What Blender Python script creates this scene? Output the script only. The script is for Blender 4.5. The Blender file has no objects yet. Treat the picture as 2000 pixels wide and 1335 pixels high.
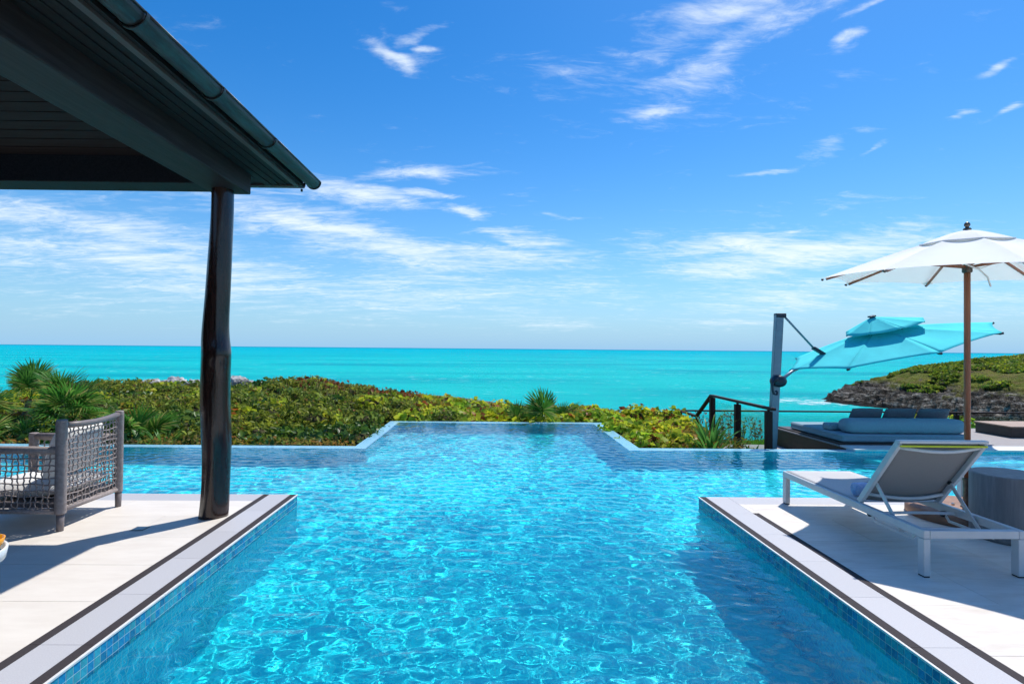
import bpy, math, random
import numpy as np
from mathutils import Vector, Matrix, Euler
R = math.radians
sc = bpy.context.scene
col = sc.collection

# ------------------------------------------------------------------ camera
cam = bpy.data.cameras.new('camera')
camo = bpy.data.objects.new('camera', cam)
col.objects.link(camo)
sc.camera = camo
cam.sensor_width = 36.0
cam.lens = 20.0
cam.clip_start = 0.05
cam.clip_end = 80000
cam.shift_x = 0.0137
YAW, PITCH, ROLL = R(0.6), R(0.67), R(0.505)
cmat = Matrix.Rotation(-YAW, 4, 'Z') @ Matrix.Rotation(R(90) + PITCH, 4, 'X') @ Matrix.Rotation(ROLL, 4, 'Z')
camo.matrix_world = Matrix.Translation((0, 0, 1.6)) @ cmat

# ------------------------------------------------------------------ sun and sky
SUN_EL, SUN_AZ = R(59.5), R(41.8)
sun = bpy.data.lights.new('sun', 'SUN')
sun.energy = 4.3
sun.angle = R(0.53)
sun.color = (1.0, 0.955, 0.89)
sun.cycles.is_caustics_light = True
suno = bpy.data.objects.new('sun', sun)
col.objects.link(suno)
sdir = Vector((math.sin(SUN_AZ) * math.cos(SUN_EL), math.cos(SUN_AZ) * math.cos(SUN_EL), math.sin(SUN_EL)))
suno.rotation_euler = sdir.to_track_quat('Z', 'Y').to_euler()
suno.location = (8, 8, 20)

sc.view_settings.view_transform = 'Standard'
sc.view_settings.look = 'None'
sc.view_settings.exposure = 0.18
sc.view_settings.gamma = 1.0
sc.cycles.use_denoising = True
sc.cycles.max_bounces = 8
sc.cycles.use_adaptive_sampling = True
sc.cycles.adaptive_threshold = 0.025
sc.cycles.transparent_max_bounces = 12
sc.cycles.sample_clamp_indirect = 6.0

world = bpy.data.worlds.new('World')
sc.world = world
world.use_nodes = True


class NT:
    """small helper for building node graphs"""
    def __init__(self, tree):
        self.t = tree

    def n(self, typ, **kw):
        nd = self.t.nodes.new(typ)
        for k, v in kw.items():
            setattr(nd, k, v)
        return nd

    def put(self, sock, v):
        if hasattr(v, 'is_output'):
            self.t.links.new(v, sock)
        elif v is not None:
            if hasattr(sock.default_value, '__len__') and not hasattr(v, '__len__'):
                v = (v,) * len(sock.default_value)
            elif hasattr(sock.default_value, '__len__') and len(sock.default_value) == 4 and len(v) == 3:
                v = (*v, 1)
            sock.default_value = v

    def math(self, op, a, b=None, c=None, clamp=False):
        nd = self.n('ShaderNodeMath', operation=op, use_clamp=clamp)
        for i, v in enumerate((a, b, c)):
            if v is not None:
                self.put(nd.inputs[i], v)
        return nd.outputs[0]

    def vmath(self, op, a, b=None):
        nd = self.n('ShaderNodeVectorMath', operation=op)
        self.put(nd.inputs[0], a)
        if b is not None:
            self.put(nd.inputs['Scale'] if op == 'SCALE' else nd.inputs[1], b)
        return nd.outputs[0]

    def noise(self, vec, scale, detail=4, rough=0.5, dist=0.0, dim='3D'):
        nd = self.n('ShaderNodeTexNoise', noise_dimensions=dim)
        if vec is not None:
            self.put(nd.inputs['Vector'], vec)
        self.put(nd.inputs['Scale'], scale)
        nd.inputs['Detail'].default_value = detail
        nd.inputs['Roughness'].default_value = rough
        nd.inputs['Distortion'].default_value = dist
        return nd.outputs[0]

    def ramp(self, fac, stops, interp='LINEAR'):
        nd = self.n('ShaderNodeValToRGB')
        nd.color_ramp.interpolation = interp
        el = nd.color_ramp.elements
        while len(el) < len(stops):
            el.new(0.5)
        for e, (p, c) in zip(el, stops):
            e.position = p
            e.color = (c, c, c, 1) if not hasattr(c, '__len__') else ((*c, 1) if len(c) == 3 else c)
        self.put(nd.inputs[0], fac)
        return nd.outputs[0]

    def mix(self, fac, a, b, mode='MIX'):
        nd = self.n('ShaderNodeMix', data_type='RGBA', blend_type=mode)
        self.put(nd.inputs[0], fac)
        self.put(nd.inputs[6], a)
        self.put(nd.inputs[7], b)
        return nd.outputs[2]

    def smooth(self, v, lo, hi, a=0.0, b=1.0):
        nd = self.n('ShaderNodeMapRange', interpolation_type='SMOOTHSTEP')
        self.put(nd.inputs[0], v)
        nd.inputs[1].default_value = lo
        nd.inputs[2].default_value = hi
        nd.inputs[3].default_value = a
        nd.inputs[4].default_value = b
        return nd.outputs[0]


def sky_dir(px, py):
    """direction in the world towards a place in the sky"""
    d = cmat.to_3x3() @ Vector((px - 972.6, 667.5 - py, -1111.1))
    d.normalize()
    return math.atan2(d.x, d.y), math.asin(d.z)


def build_world():
    w = NT(world.node_tree)
    bg = world.node_tree.nodes['Background']
    sky = w.n('ShaderNodeTexSky', sky_type='NISHITA', sun_disc=False)
    sky.sun_elevation = SUN_EL
    sky.sun_rotation = SUN_AZ
    sky.altitude = 0
    sky.air_density = 1.0
    sky.dust_density = 0.35
    sky.ozone_density = 4.0
    hs = w.n('ShaderNodeHueSaturation')
    hs.inputs['Saturation'].default_value = 1.38
    hs.inputs['Value'].default_value = 1.2
    w.put(hs.inputs['Color'], sky.outputs[0])
    base = w.mix(1.0, hs.outputs[0], (0.86, 1.06, 1.16), 'MULTIPLY')
    tc = w.n('ShaderNodeTexCoord')
    d = tc.outputs['Generated']
    sep = w.n('ShaderNodeSeparateXYZ')
    w.put(sep.inputs[0], d)
    x, y, z = sep.outputs
    az = w.math('ARCTAN2', x, y)
    el = w.math('ARCSINE', z)
    # sea haze low over the horizon, all the way round
    hz = w.math('POWER', w.math('SUBTRACT', 1.0, w.math('ABSOLUTE', z), clamp=True), 7.0)
    base = w.mix(w.math('MULTIPLY', hz, 0.97), base, (3.0, 5.4, 7.9))
    zz = w.math('ADD', w.math('MAXIMUM', z, 0.0), 0.10)
    comb = w.n('ShaderNodeCombineXYZ')
    w.put(comb.inputs[0], w.math('DIVIDE', x, zz))
    w.put(comb.inputs[1], w.math('DIVIDE', y, zz))
    plane = comb.outputs[0]
    st = w.n('ShaderNodeMapping')
    st.inputs['Rotation'].default_value = (0, 0, R(24))
    st.inputs['Scale'].default_value = (0.75, 1.5, 1)
    w.put(st.inputs[0], plane)
    warp = w.noise(st.outputs[0], 1.6, 3, 0.5)
    vec = w.vmath('ADD', st.outputs[0], w.vmath('SCALE', warp, 0.5))
    n1 = w.noise(vec, 2.3, 9, 0.60, 0.35)
    n2 = w.noise(vec, 12.0, 8, 0.68, 0.25)
    nn = w.math('MULTIPLY_ADD', w.math('SUBTRACT', w.math('ADD', w.math('MULTIPLY', n1, 0.55), w.math('MULTIPLY', n2, 0.45)), .5), 1.5, .5)
    # patches: place in the sky (seen from the terrace), half width, half height, tilt, strength
    patches = [
        (120, 440, 380, 44, 4, .42), (260, 510, 480, 44, 2, .40), (560, 425, 200, 44, 8, .38), (640, 450, 190, 34, 8, .46),
        (705, 378, 120, 32, 4, .50), (825, 334, 120, 18, -5, .50), (870, 380, 62, 10, 3, .38), (915, 421, 45, 12, 6, .46),
        (1015, 461, 110, 15, 3, .44), (800, 495, 260, 40, 6, .42), (980, 508, 230, 32, 3, .42), (700, 570, 800, 50, 0, .30),
        (1440, 472, 230, 34, 2, .48), (1610, 490, 260, 42, -2, .46), (1420, 525, 220, 34, 0, .40), (1600, 575, 560, 50, 0, .30),
        (758, 108, 52, 17, 22, .44), (822, 58, 42, 16, -25, .36), (815, 94, 18, 7, 0, .36),
        (1430, 15, 300, 70, -10, .38), (1440, 85, 170, 60, -22, .36), (1700, 16, 80, 14, -14, .34), (1676, 80, 44, 16, -12, .36),
        (1285, 218, 78, 10, -3, .32), (1500, 333, 66, 8, -4, .42), (1590, 300, 48, 24, -10, .33), (1690, 303, 44, 6, -22, .33),
        (1685, 255, 40, 10, 5, .30), (1975, 203, 40, 11, -14, .42), (1875, 212, 34, 7, -8, .34), (1960, 135, 44, 12, -14, .34),
        (1570, 443, 34, 8, 0, .40), (1110, 420, 60, 6, 0, .26), (130, 608, 90, 9, 0, .25), (705, 625, 90, 14, 0, .27),
        (1110, 632, 120, 14, 0, .25), (1440, 635, 110, 16, 0, .25), (1900, 610, 110, 16, 0, .25),
    ]
    wv = w.n('ShaderNodeTexNoise')
    w.put(wv.inputs['Vector'], w.vmath('MULTIPLY', d, (7.0, 7.0, 16.0)))
    wv.inputs['Scale'].default_value = 1.0
    wv.inputs['Detail'].default_value = 5
    ws = w.n('ShaderNodeSeparateXYZ')
    w.put(ws.inputs[0], wv.outputs['Color'])
    az = w.math('MULTIPLY_ADD', w.math('SUBTRACT', ws.outputs[0], .5), .16, az)
    el = w.math('MULTIPLY_ADD', w.math('SUBTRACT', ws.outputs[1], .5), .055, el)
    mask = None
    for (px, py, hw, hh, tilt, s) in patches:
        a0, e0 = sky_dir(px, py)
        a1, _ = sky_dir(px + hw, py)
        _, e1 = sky_dir(px, py - hh)
        wa, he = abs(a1 - a0), abs(e1 - e0)
        da = w.math('SUBTRACT', az, a0)
        de = w.math('SUBTRACT', el, e0)
        t = math.tan(R(tilt))
        u = w.math('DIVIDE', da, wa)
        v = w.math('DIVIDE', w.math('MULTIPLY_ADD', da, t, de), he)
        q = w.math('ADD', w.math('MULTIPLY', u, u), w.math('MULTIPLY', v, v))
        g = w.math('MULTIPLY', w.math('POWER', 2.718, w.math('MULTIPLY', q, -1.0)), s)
        mask = g if mask is None else w.math('MAXIMUM', mask, g)
    # the rest of the sky carries the same kind of thin cloud
    away = w.smooth(w.math('ABSOLUTE', az), 0.85, 1.3)
    mask = w.math('MAXIMUM', mask, w.math('MULTIPLY', away, 0.15))
    dens = w.smooth(w.math('ADD', nn, mask), 0.58, 1.20)
    dens = w.math('MULTIPLY', dens, w.smooth(z, 0.0, 0.05))
    cloud = w.mix(w.math('MULTIPLY', dens, 0.90), base, (8.8, 9.6, 10.2))
    w.put(bg.inputs[0], cloud)
    bg.inputs[1].default_value = 0.1


build_world()


# ------------------------------------------------------------------ materials
def newmat(name):
    m = bpy.data.materials.new(name)
    m.use_nodes = True
    return m, NT(m.node_tree), m.node_tree.nodes['Principled BSDF']


def pm(name, c, rough=0.5, c2=None, nscale=6.0, stretch=None, bump=None, metal=0.0, spec=0.5, coat=0.0, lo=0.35, hi=0.65,
       detail=5, transl=None, rvar=0.0, objvar=0.0):
    m, t, b = newmat(name)
    tc = t.n('ShaderNodeTexCoord')
    v = tc.outputs['Object']
    if stretch:
        mp = t.n('ShaderNodeMapping')
        mp.inputs['Scale'].default_value = stretch
        t.put(mp.inputs[0], v)
        v = mp.outputs[0]
    if c2 is not None:
        f = t.smooth(t.noise(v, nscale, detail, 0.6), lo, hi)
        colr = t.mix(f, c, c2)
        if objvar:
            oi = t.n('ShaderNodeObjectInfo')
            k = t.math('MULTIPLY_ADD', oi.outputs['Random'], objvar, 1 - objvar * .6)
            colr = t.vmath('SCALE', colr, k)
        t.put(b.inputs['Base Color'], colr)
        if rvar:
            t.put(b.inputs['Roughness'], t.math('MULTIPLY_ADD', f, rvar, rough))
        else:
            b.inputs['Roughness'].default_value = rough
    else:
        colr = c
        t.put(b.inputs['Base Color'], c)
        b.inputs['Roughness'].default_value = rough
    b.inputs['Metallic'].default_value = metal
    b.inputs['Specular IOR Level'].default_value = spec
    b.inputs['Coat Weight'].default_value = coat
    b.inputs['Coat Roughness'].default_value = 0.08
    if bump:
        bn = t.n('ShaderNodeBump')
        bn.inputs['Strength'].default_value = bump[1]
        bn.inputs['Distance'].default_value = bump[2] if len(bump) > 2 else 0.01
        t.put(bn.inputs['Height'], t.noise(v, bump[0], 5, 0.6))
        t.put(b.inputs['Normal'], bn.outputs[0])
    if transl:
        tr = t.n('ShaderNodeBsdfTranslucent')
        t.put(tr.inputs[0], colr)
        mx = t.n('ShaderNodeMixShader')
        mx.inputs[0].default_value = transl
        t.t.links.new(b.outputs[0], mx.inputs[1])
        t.t.links.new(tr.outputs[0], mx.inputs[2])
        t.t.links.new(mx.outputs[0], t.t.nodes['Material Output'].inputs[0])
    return m


LEAF = 2.0


def leafmat(name, stops, rough=0.45, transl=0.3, spec=0.12):
    transl = transl + .2
    stops = [(p, tuple(min(.6, v * LEAF) for v in c)) for p, c in stops]
    m, t, b = newmat(name)
    g = t.n('ShaderNodeNewGeometry')
    c = t.ramp(g.outputs['Random Per Island'], stops)
    pn = t.noise(t.n('ShaderNodeTexCoord').outputs['Object'], .55, 4, .6)
    c = t.mix(t.smooth(pn, .42, .66), c, t.mix(1.0, c, (1.12, 1.10, .60), 'MULTIPLY'))
    c = t.mix(t.smooth(pn, .50, .30), c, t.mix(1.0, c, (.66, 1.0, .75), 'MULTIPLY'))
    t.put(b.inputs['Base Color'], c)
    b.inputs['Roughness'].default_value = rough
    b.inputs['Specular IOR Level'].default_value = spec
    tr = t.n('ShaderNodeBsdfTranslucent')
    t.put(tr.inputs[0], c)
    mx = t.n('ShaderNodeMixShader')
    mx.inputs[0].default_value = transl
    t.t.links.new(b.outputs[0], mx.inputs[1])
    t.t.links.new(tr.outputs[0], mx.inputs[2])
    t.t.links.new(mx.outputs[0], t.t.nodes['Material Output'].inputs[0])
    return m


def tilemat(name, ca, cb, grout, size=0.05, joint=0.0025, rough=0.25, axis='XY', patch=None):
    m, t, b = newmat(name)
    tc = t.n('ShaderNodeTexCoord')
    sep = t.n('ShaderNodeSeparateXYZ')
    t.put(sep.inputs[0], tc.outputs['Object'])
    comb = t.n('ShaderNodeCombineXYZ')
    ax = {'X': 0, 'Y': 1, 'Z': 2}
    t.put(comb.inputs[0], sep.outputs[ax[axis[0]]])
    t.put(comb.inputs[1], sep.outputs[ax[axis[1]]])
    br = t.n('ShaderNodeTexBrick')
    br.offset = 0.0
    br.inputs['Scale'].default_value = 1.0
    br.inputs['Brick Width'].default_value = size
    br.inputs['Row Height'].default_value = size
    br.inputs['Mortar Size'].default_value = joint
    br.inputs['Mortar Smooth'].default_value = 0.1
    br.inputs['Bias'].default_value = 0.0
    t.put(br.inputs['Vector'], comb.outputs[0])
    t.put(br.inputs['Color1'], ca)
    t.put(br.inputs['Color2'], cb)
    t.put(br.inputs['Mortar'], grout)
    t.put(b.inputs['Base Color'], br.outputs[0])
    b.inputs['Roughness'].default_value = rough
    bn = t.n('ShaderNodeBump')
    bn.inputs['Strength'].default_value = 0.4
    bn.inputs['Distance'].default_value = 0.003
    bn.invert = True
    t.put(bn.inputs['Height'], br.outputs['Fac'])
    t.put(b.inputs['Normal'], bn.outputs[0])
    return m


M = {}
M['limestone'] = pm('limestone', (.74, .685, .61), .55, (.68, .62, .545), 3.0, (1, 3, 1), (40, .06, .004), lo=.3, hi=.75, objvar=.09)
M['travertine'] = pm('travertine', (.74, .68, .605), .5, (.62, .545, .46), 3.5, (1, 4, 1), (30, .10, .004), lo=.35, hi=.8, detail=8, objvar=.09)
M['grey_stone'] = pm('grey_stone', (.50, .495, .51), .6, (.44, .435, .455), 160, None, (220, .10, .002), objvar=.07)
M['charcoal_stone'] = pm('charcoal_stone', (.034, .028, .030), .8, (.058, .049, .051), 180, None, (200, .12, .002), spec=.2)
M['white_nosing'] = pm('white_nosing', (.74, .73, .71), .5, (.64, .63, .61), 9)
M['concrete'] = pm('concrete', (.35, .34, .33), .8, (.28, .27, .26), 5)
M['pool_floor'] = tilemat('pool_floor', (.003, .74, .84), (.010, .86, .90), (.08, .86, .90), 0.05, .003, .3, 'XY')
M['pool_wall_x'] = tilemat('pool_wall_x', (.008, .36, .56), (.03, .52, .68), (.26, .58, .66), 0.05, .003, .25, 'YZ')
M['pool_wall_y'] = tilemat('pool_wall_y', (.008, .36, .56), (.03, .52, .68), (.26, .58, .66), 0.05, .003, .25, 'XZ')
M['weir_tile'] = tilemat('weir_tile', (.16, .46, .62), (.24, .55, .70), (.46, .70, .78), 0.05, .0035, .22, 'XY')
TILES = [pm('mosaic_%d' % i, c, .12, c2, 30) for i, (c, c2) in enumerate([
    ((.020, .22, .36), (.03, .30, .44)), ((.03, .30, .42), (.05, .38, .48)), ((.012, .13, .27), (.02, .19, .34)),
    ((.04, .34, .40), (.05, .28, .36)), ((.012, .18, .40), (.02, .26, .46))])]
M['grout'] = pm('grout', (.60, .66, .66), .8)
M['dark_wood'] = pm('dark_wood', (.006, .006, .007), .55, (.014, .013, .014), 5, (14, .6, 14), (30, .10, .004), spec=.18)
M['beam_wood'] = pm('beam_wood', (.015, .009, .009), .5, (.028, .020, .020), 4, (10, .5, 10), (24, .10, .004), spec=.18)
M['ceiling_wood'] = pm('ceiling_wood', (.008, .005, .005), .6, (.013, .009, .009), 4, (.5, 12, 12), (24, .10, .004), spec=.18)
M['fascia_wood'] = pm('fascia_wood', (.060, .045, .042), .5, (.042, .033, .03), 5, (10, .5, 10))
M['copper'] = pm('copper', (.035, .034, .036), .38, (.050, .092, .090), 7, (1, .45, 1), (18, .12, .004), metal=.55, lo=.42, hi=.72, rvar=.25)
M['roof_edge'] = pm('roof_edge', (.17, .10, .075), .8, (.10, .06, .05), 12, None, (30, .3, .01))
M['varnished_trunk'] = pm('varnished_trunk', (.014, .0065, .005), .20, (.040, .016, .011), 5, (3, 3, .5), (6, .40, .02), coat=.4, spec=.35)
M['rope_grey'] = pm('rope_grey', (.25, .205, .19), .7, (.33, .275, .255), 40, None, (120, .25, .003))
M['taupe_metal'] = pm('taupe_metal', (.19, .16, .155), .45, (.16, .135, .13), 15)
M['white_cushion'] = pm('white_cushion', (.78, .77, .74), .85, (.72, .71, .69), 5, None, (9, .5, .02))
M['white_paint'] = pm('white_paint', (.74, .75, .75), .35, (.68, .69, .69), 5)
M['silver_paint'] = pm('silver_paint', (.62, .625, .62), .32, (.57, .58, .58), 8, spec=.5)
M['sling'] = pm('sling', (.31, .295, .285), .75, (.26, .245, .238), 320, None, (420, .2, .001), transl=.12)  # back of the loungers: its shade is put into this darker grey
M['sling_sunlit'] = pm('sling_sunlit', (.60, .585, .57), .8, (.54, .525, .51), 320, None, (420, .2, .001), transl=.12)  # seat of the loungers: same cloth, sunlight put into the paler colour
M['lime'] = pm('lime', (.62, .66, .02), .5, (.55, .60, .02), 20)
M['rubber'] = pm('rubber', (.012, .012, .013), .6)
M['towel'] = pm('towel', (.42, .55, .82), .95, (.62, .70, .88), 60, None, (160, .6, .004))
M['leather'] = pm('leather', (.30, .19, .11), .6)
M['drum_stone'] = pm('drum_stone', (.165, .158, .155), .6, (.25, .24, .235), 5, (5, 5, .5), (20, .08, .004), lo=.35, hi=.8)
M['canvas'] = pm('canvas', (.95, .94, .91), .9, (.93, .92, .89), 4, None, (240, .1, .001), transl=.20)
M['canvas_trim'] = pm('canvas_trim', (.62, .50, .36), .85)
M['teak'] = pm('teak', (.36, .13, .060), .45, (.27, .092, .042), 5, (14, 14, .8), (40, .1, .003))
M['rust_base'] = pm('rust_base', (.30, .155, .095), .6, (.22, .11, .065), 9, None, (30, .15, .004))
M['bronze'] = pm('bronze', (.17, .14, .11), .35, (.11, .09, .07), 15, metal=.7)
M['steel'] = pm('steel', (.6, .6, .6), .25, metal=1.0)
M['aqua_cloth'] = pm('aqua_cloth', (.06, .80, .83), .85, (.05, .74, .78), 3, None, (260, .08, .001), transl=.18)
M['mast_alu'] = pm('mast_alu', (.20, .27, .33), .35, (.17, .235, .29), 8, metal=.35)
M['navy_plastic'] = pm('navy_plastic', (.010, .022, .040), .4)
M['blue_fabric'] = pm('blue_fabric', (.25, .365, .42), .9, (.215, .32, .375), 60, None, (14, .30, .015))
M['slate_fabric'] = pm('slate_fabric', (.085, .11, .135), .9, (.15, .19, .215), 90, (1, 1, 3), (60, .4, .006))
M['espresso_wood'] = pm('espresso_wood', (.022, .011, .009), .5, (.045, .022, .017), 5, (1, 1, 10))
M['deck_board'] = pm('deck_board', (.36, .32, .31), .7, (.26, .235, .23), 7, (.6, 14, 14), (30, .15, .004))
M['rail_wood'] = pm('rail_wood', (.040, .016, .013), .6, (.025, .011, .009), 6, (8, 8, 1), spec=.2)
M['tan_wood'] = pm('tan_wood', (.40, .27, .19), .6, (.33, .21, .15), 6, (1, 10, 1))
M['orange_glaze'] = pm('orange_glaze', (.85, .33, .01), .25)
M['blue_resin'] = pm('blue_resin', (.01, .33, .55), .25)
M['bark'] = pm('bark', (.15, .11, .075), .9, (.08, .06, .04), 12, (3, 3, 14), (30, .6, .02))
M['limestone_rock'] = pm('limestone_rock', (.55, .54, .52), .9, (.20, .19, .185), 3, None, (9, 1.0, .08), lo=.4, hi=.62, detail=9)
M['palm'] = leafmat('palm', [(0, (.030, .085, .012)), (.5, (.050, .13, .020)), (.85, (.10, .17, .03)), (1, (.22, .17, .06))], .38, .28)
M['palm_dry'] = leafmat('palm_dry', [(0, (.18, .11, .05)), (.5, (.26, .17, .08)), (1, (.20, .07, .03))], .6, .2)
M['strap_leaf'] = leafmat('strap_leaf', [(0, (.028, .09, .018)), (.8, (.06, .15, .03)), (.9, (.36, .38, .05)), (1, (.42, .42, .06))], .32, .25)
M['shrub_leaf'] = leafmat('shrub_leaf', [(0, (.035, .055, .010)), (.35, (.075, .095, .014)), (.7, (.135, .155, .024)), (.93, (.20, .22, .045)), (.98, (.14, .07, .022)), (1, (.16, .06, .02))], .42, .28)
M['dark_leaf'] = leafmat('dark_leaf', [(0, (.018, .042, .010)), (.5, (.034, .075, .014)), (.9, (.065, .115, .022)), (1, (.12, .14, .03))], .40, .22, .3)
M['grape_leaf'] = leafmat('grape_leaf', [(0, (.09, .13, .012)), (.35, (.19, .24, .02)), (.68, (.32, .34, .025)), (.86, (.40, .41, .03)), (.94, (.20, .06, .018)), (1, (.10, .025, .012))], .40, .32)
M['grape_red'] = leafmat('grape_red', [(0, (.09, .022, .014)), (.6, (.14, .035, .02)), (1, (.12, .09, .02))], .45, .25)
M['cover_leaf'] = leafmat('cover_leaf', [(0, (.10, .09, .018)), (.4, (.16, .12, .03)), (.7, (.20, .085, .03)), (1, (.12, .13, .02))], .5, .25)
M['grass_blade'] = leafmat('grass_blade', [(0, (.045, .12, .010)), (.6, (.09, .19, .018)), (1, (.15, .23, .03))], .5, .3)
M['dry_grass'] = leafmat('dry_grass', [(0, (.13, .12, .04)), (.6, (.22, .18, .07)), (1, (.08, .04, .02))], .6, .25)
M['head_leaf'] = leafmat('head_leaf', [(0, (.05, .07, .012)), (.35, (.085, .12, .016)), (.7, (.13, .17, .02)), (.9, (.24, .26, .03)), (1, (.14, .10, .03))], .5, .25)
M['stem'] = pm('stem', (.060, .058, .022), .9, (.045, .038, .020), 8, spec=.1)  # stems and twigs, also the solid dark mass inside bushes


def glassmat():
    m, t, b = newmat('rail_glass')
    gl = t.n('ShaderNodeBsdfGlossy')
    gl.inputs['Roughness'].default_value = 0.02
    tr = t.n('ShaderNodeBsdfTransparent')
    tr.inputs[0].default_value = (.86, .95, .93, 1)
    lw = t.n('ShaderNodeLayerWeight')
    fr = t.math('MULTIPLY_ADD', t.math('POWER', lw.outputs['Facing'], 5.0), .6, .03)
    mx = t.n('ShaderNodeMixShader')
    t.put(mx.inputs[0], fr)
    t.t.links.new(tr.outputs[0], mx.inputs[1])
    t.t.links.new(gl.outputs[0], mx.inputs[2])
    t.t.links.new(mx.outputs[0], t.t.nodes['Material Output'].inputs[0])
    t.t.nodes.remove(b)
    return m


def watermat():
    m, t, b = newmat('pool_water')
    t.t.nodes.remove(b)
    g = t.n('ShaderNodeBsdfGlass')
    g.inputs['IOR'].default_value = 1.33
    g.inputs['Roughness'].default_value = 0.0
    g.inputs['Color'].default_value = (.93, 1.0, 1.0, 1)
    t.t.links.new(g.outputs[0], t.t.nodes['Material Output'].inputs[0])
    return m


def seamat():
    m, t, b = newmat('sea_water')
    tc = t.n('ShaderNodeTexCoord')
    v = tc.outputs['Object']
    sep = t.n('ShaderNodeSeparateXYZ')
    t.put(sep.inputs[0], v)
    mp = t.n('ShaderNodeMapping')
    mp.inputs['Scale'].default_value = (.35, 1.2, 1)
    t.put(mp.inputs[0], v)
    # shallow sand flats near, deeper water far out
    far = t.smooth(t.math('LOGARITHM', t.math('MAXIMUM', sep.outputs[1], 1.0), 10.0), 1.9, 3.6)
    c = t.mix(far, (.008, .54, .53), (.0, .40, .49))
    deep = t.smooth(t.math('LOGARITHM', t.math('MAXIMUM', sep.outputs[1], 1.0), 10.0), 3.5, 4.2)
    c = t.mix(deep, c, (.0, .17, .30))
    big = t.smooth(t.noise(mp.outputs[0], .02, 4, .55), .42, .68)
    c = t.mix(t.math('MULTIPLY', big, .65), c, (.0, .28, .39))
    # small whitecaps and foam streaks
    mp2 = t.n('ShaderNodeMapping')
    mp2.inputs['Scale'].default_value = (.30, 1.0, 1)
    mp2.inputs['Rotation'].default_value = (0, 0, R(8))
    t.put(mp2.inputs[0], v)
    wc = t.smooth(t.noise(mp2.outputs[0], .55, 6, .66), .60, .72)
    zone = t.smooth(t.noise(mp.outputs[0], .035, 2, .5), .36, .60)
    cap = t.math('MULTIPLY', t.math('MULTIPLY', wc, zone), .7)
    c = t.mix(cap, c, (.75, .85, .85))
    near = t.n('ShaderNodeVectorMath', operation='DISTANCE')
    t.put(near.inputs[0], t.vmath('MULTIPLY', v, (1, 1, 0)))
    near.inputs[1].default_value = (54.0, 97.0, 0)
    ring = t.smooth(near.outputs['Value'], 13.0, 2.0)
    fo = t.smooth(t.math('ADD', t.noise(v, .45, 7, .68), t.math('MULTIPLY', ring, .16)), .60, .72)
    c = t.mix(t.math('MULTIPLY', t.math('MULTIPLY', fo, ring), .85), c, (.75, .85, .85))
    t.t.nodes.remove(b)
    df = t.n('ShaderNodeBsdfDiffuse')
    t.put(df.inputs['Color'], c)
    gl = t.n('ShaderNodeBsdfGlossy')
    gl.inputs['Roughness'].default_value = .20
    mx = t.n('ShaderNodeMixShader')
    mx.inputs[0].default_value = .025
    t.t.links.new(df.outputs[0], mx.inputs[1])
    t.t.links.new(gl.outputs[0], mx.inputs[2])
    t.t.links.new(mx.outputs[0], t.t.nodes['Material Output'].inputs[0])
    n1 = t.noise(mp.outputs[0], .9, 6, .62)
    n2 = t.noise(mp.outputs[0], .12, 4, .55)
    bn = t.n('ShaderNodeBump')
    bn.inputs['Strength'].default_value = 1.0
    bn.inputs['Distance'].default_value = 1.3
    t.put(bn.inputs['Height'], t.math('MULTIPLY_ADD', n2, 1.2, n1))
    t.put(df.inputs['Normal'], bn.outputs[0])
    t.put(gl.inputs['Normal'], bn.outputs[0])
    return m


def terrainmat():
    m, t, b = newmat('terrain_soil')
    tc = t.n('ShaderNodeTexCoord')
    v = tc.outputs['Object']
    f = t.smooth(t.noise(v, 1.4, 6, .6), .4, .65)
    c = t.mix(f, (.12, .095, .05), (.07, .085, .02))
    g = t.n('ShaderNodeNewGeometry')
    sep = t.n('ShaderNodeSeparateXYZ')
    t.put(sep.inputs[0], g.outputs['Normal'])
    rock = t.ramp(t.noise(v, 1.1, 9, .65), [(.35, (.05, .048, .05)), (.55, (.22, .21, .21)), (.7, (.36, .34, .33))])
    c = t.mix(t.smooth(sep.outputs[2], .80, .60), c, rock)
    t.put(b.inputs['Base Color'], c)
    b.inputs['Roughness'].default_value = .95
    bn = t.n('ShaderNodeBump')
    bn.inputs['Strength'].default_value = .8
    bn.inputs['Distance'].default_value = .08
    t.put(bn.inputs['Height'], t.noise(v, 4, 8, .65))
    t.put(b.inputs['Normal'], bn.outputs[0])
    return m


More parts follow.
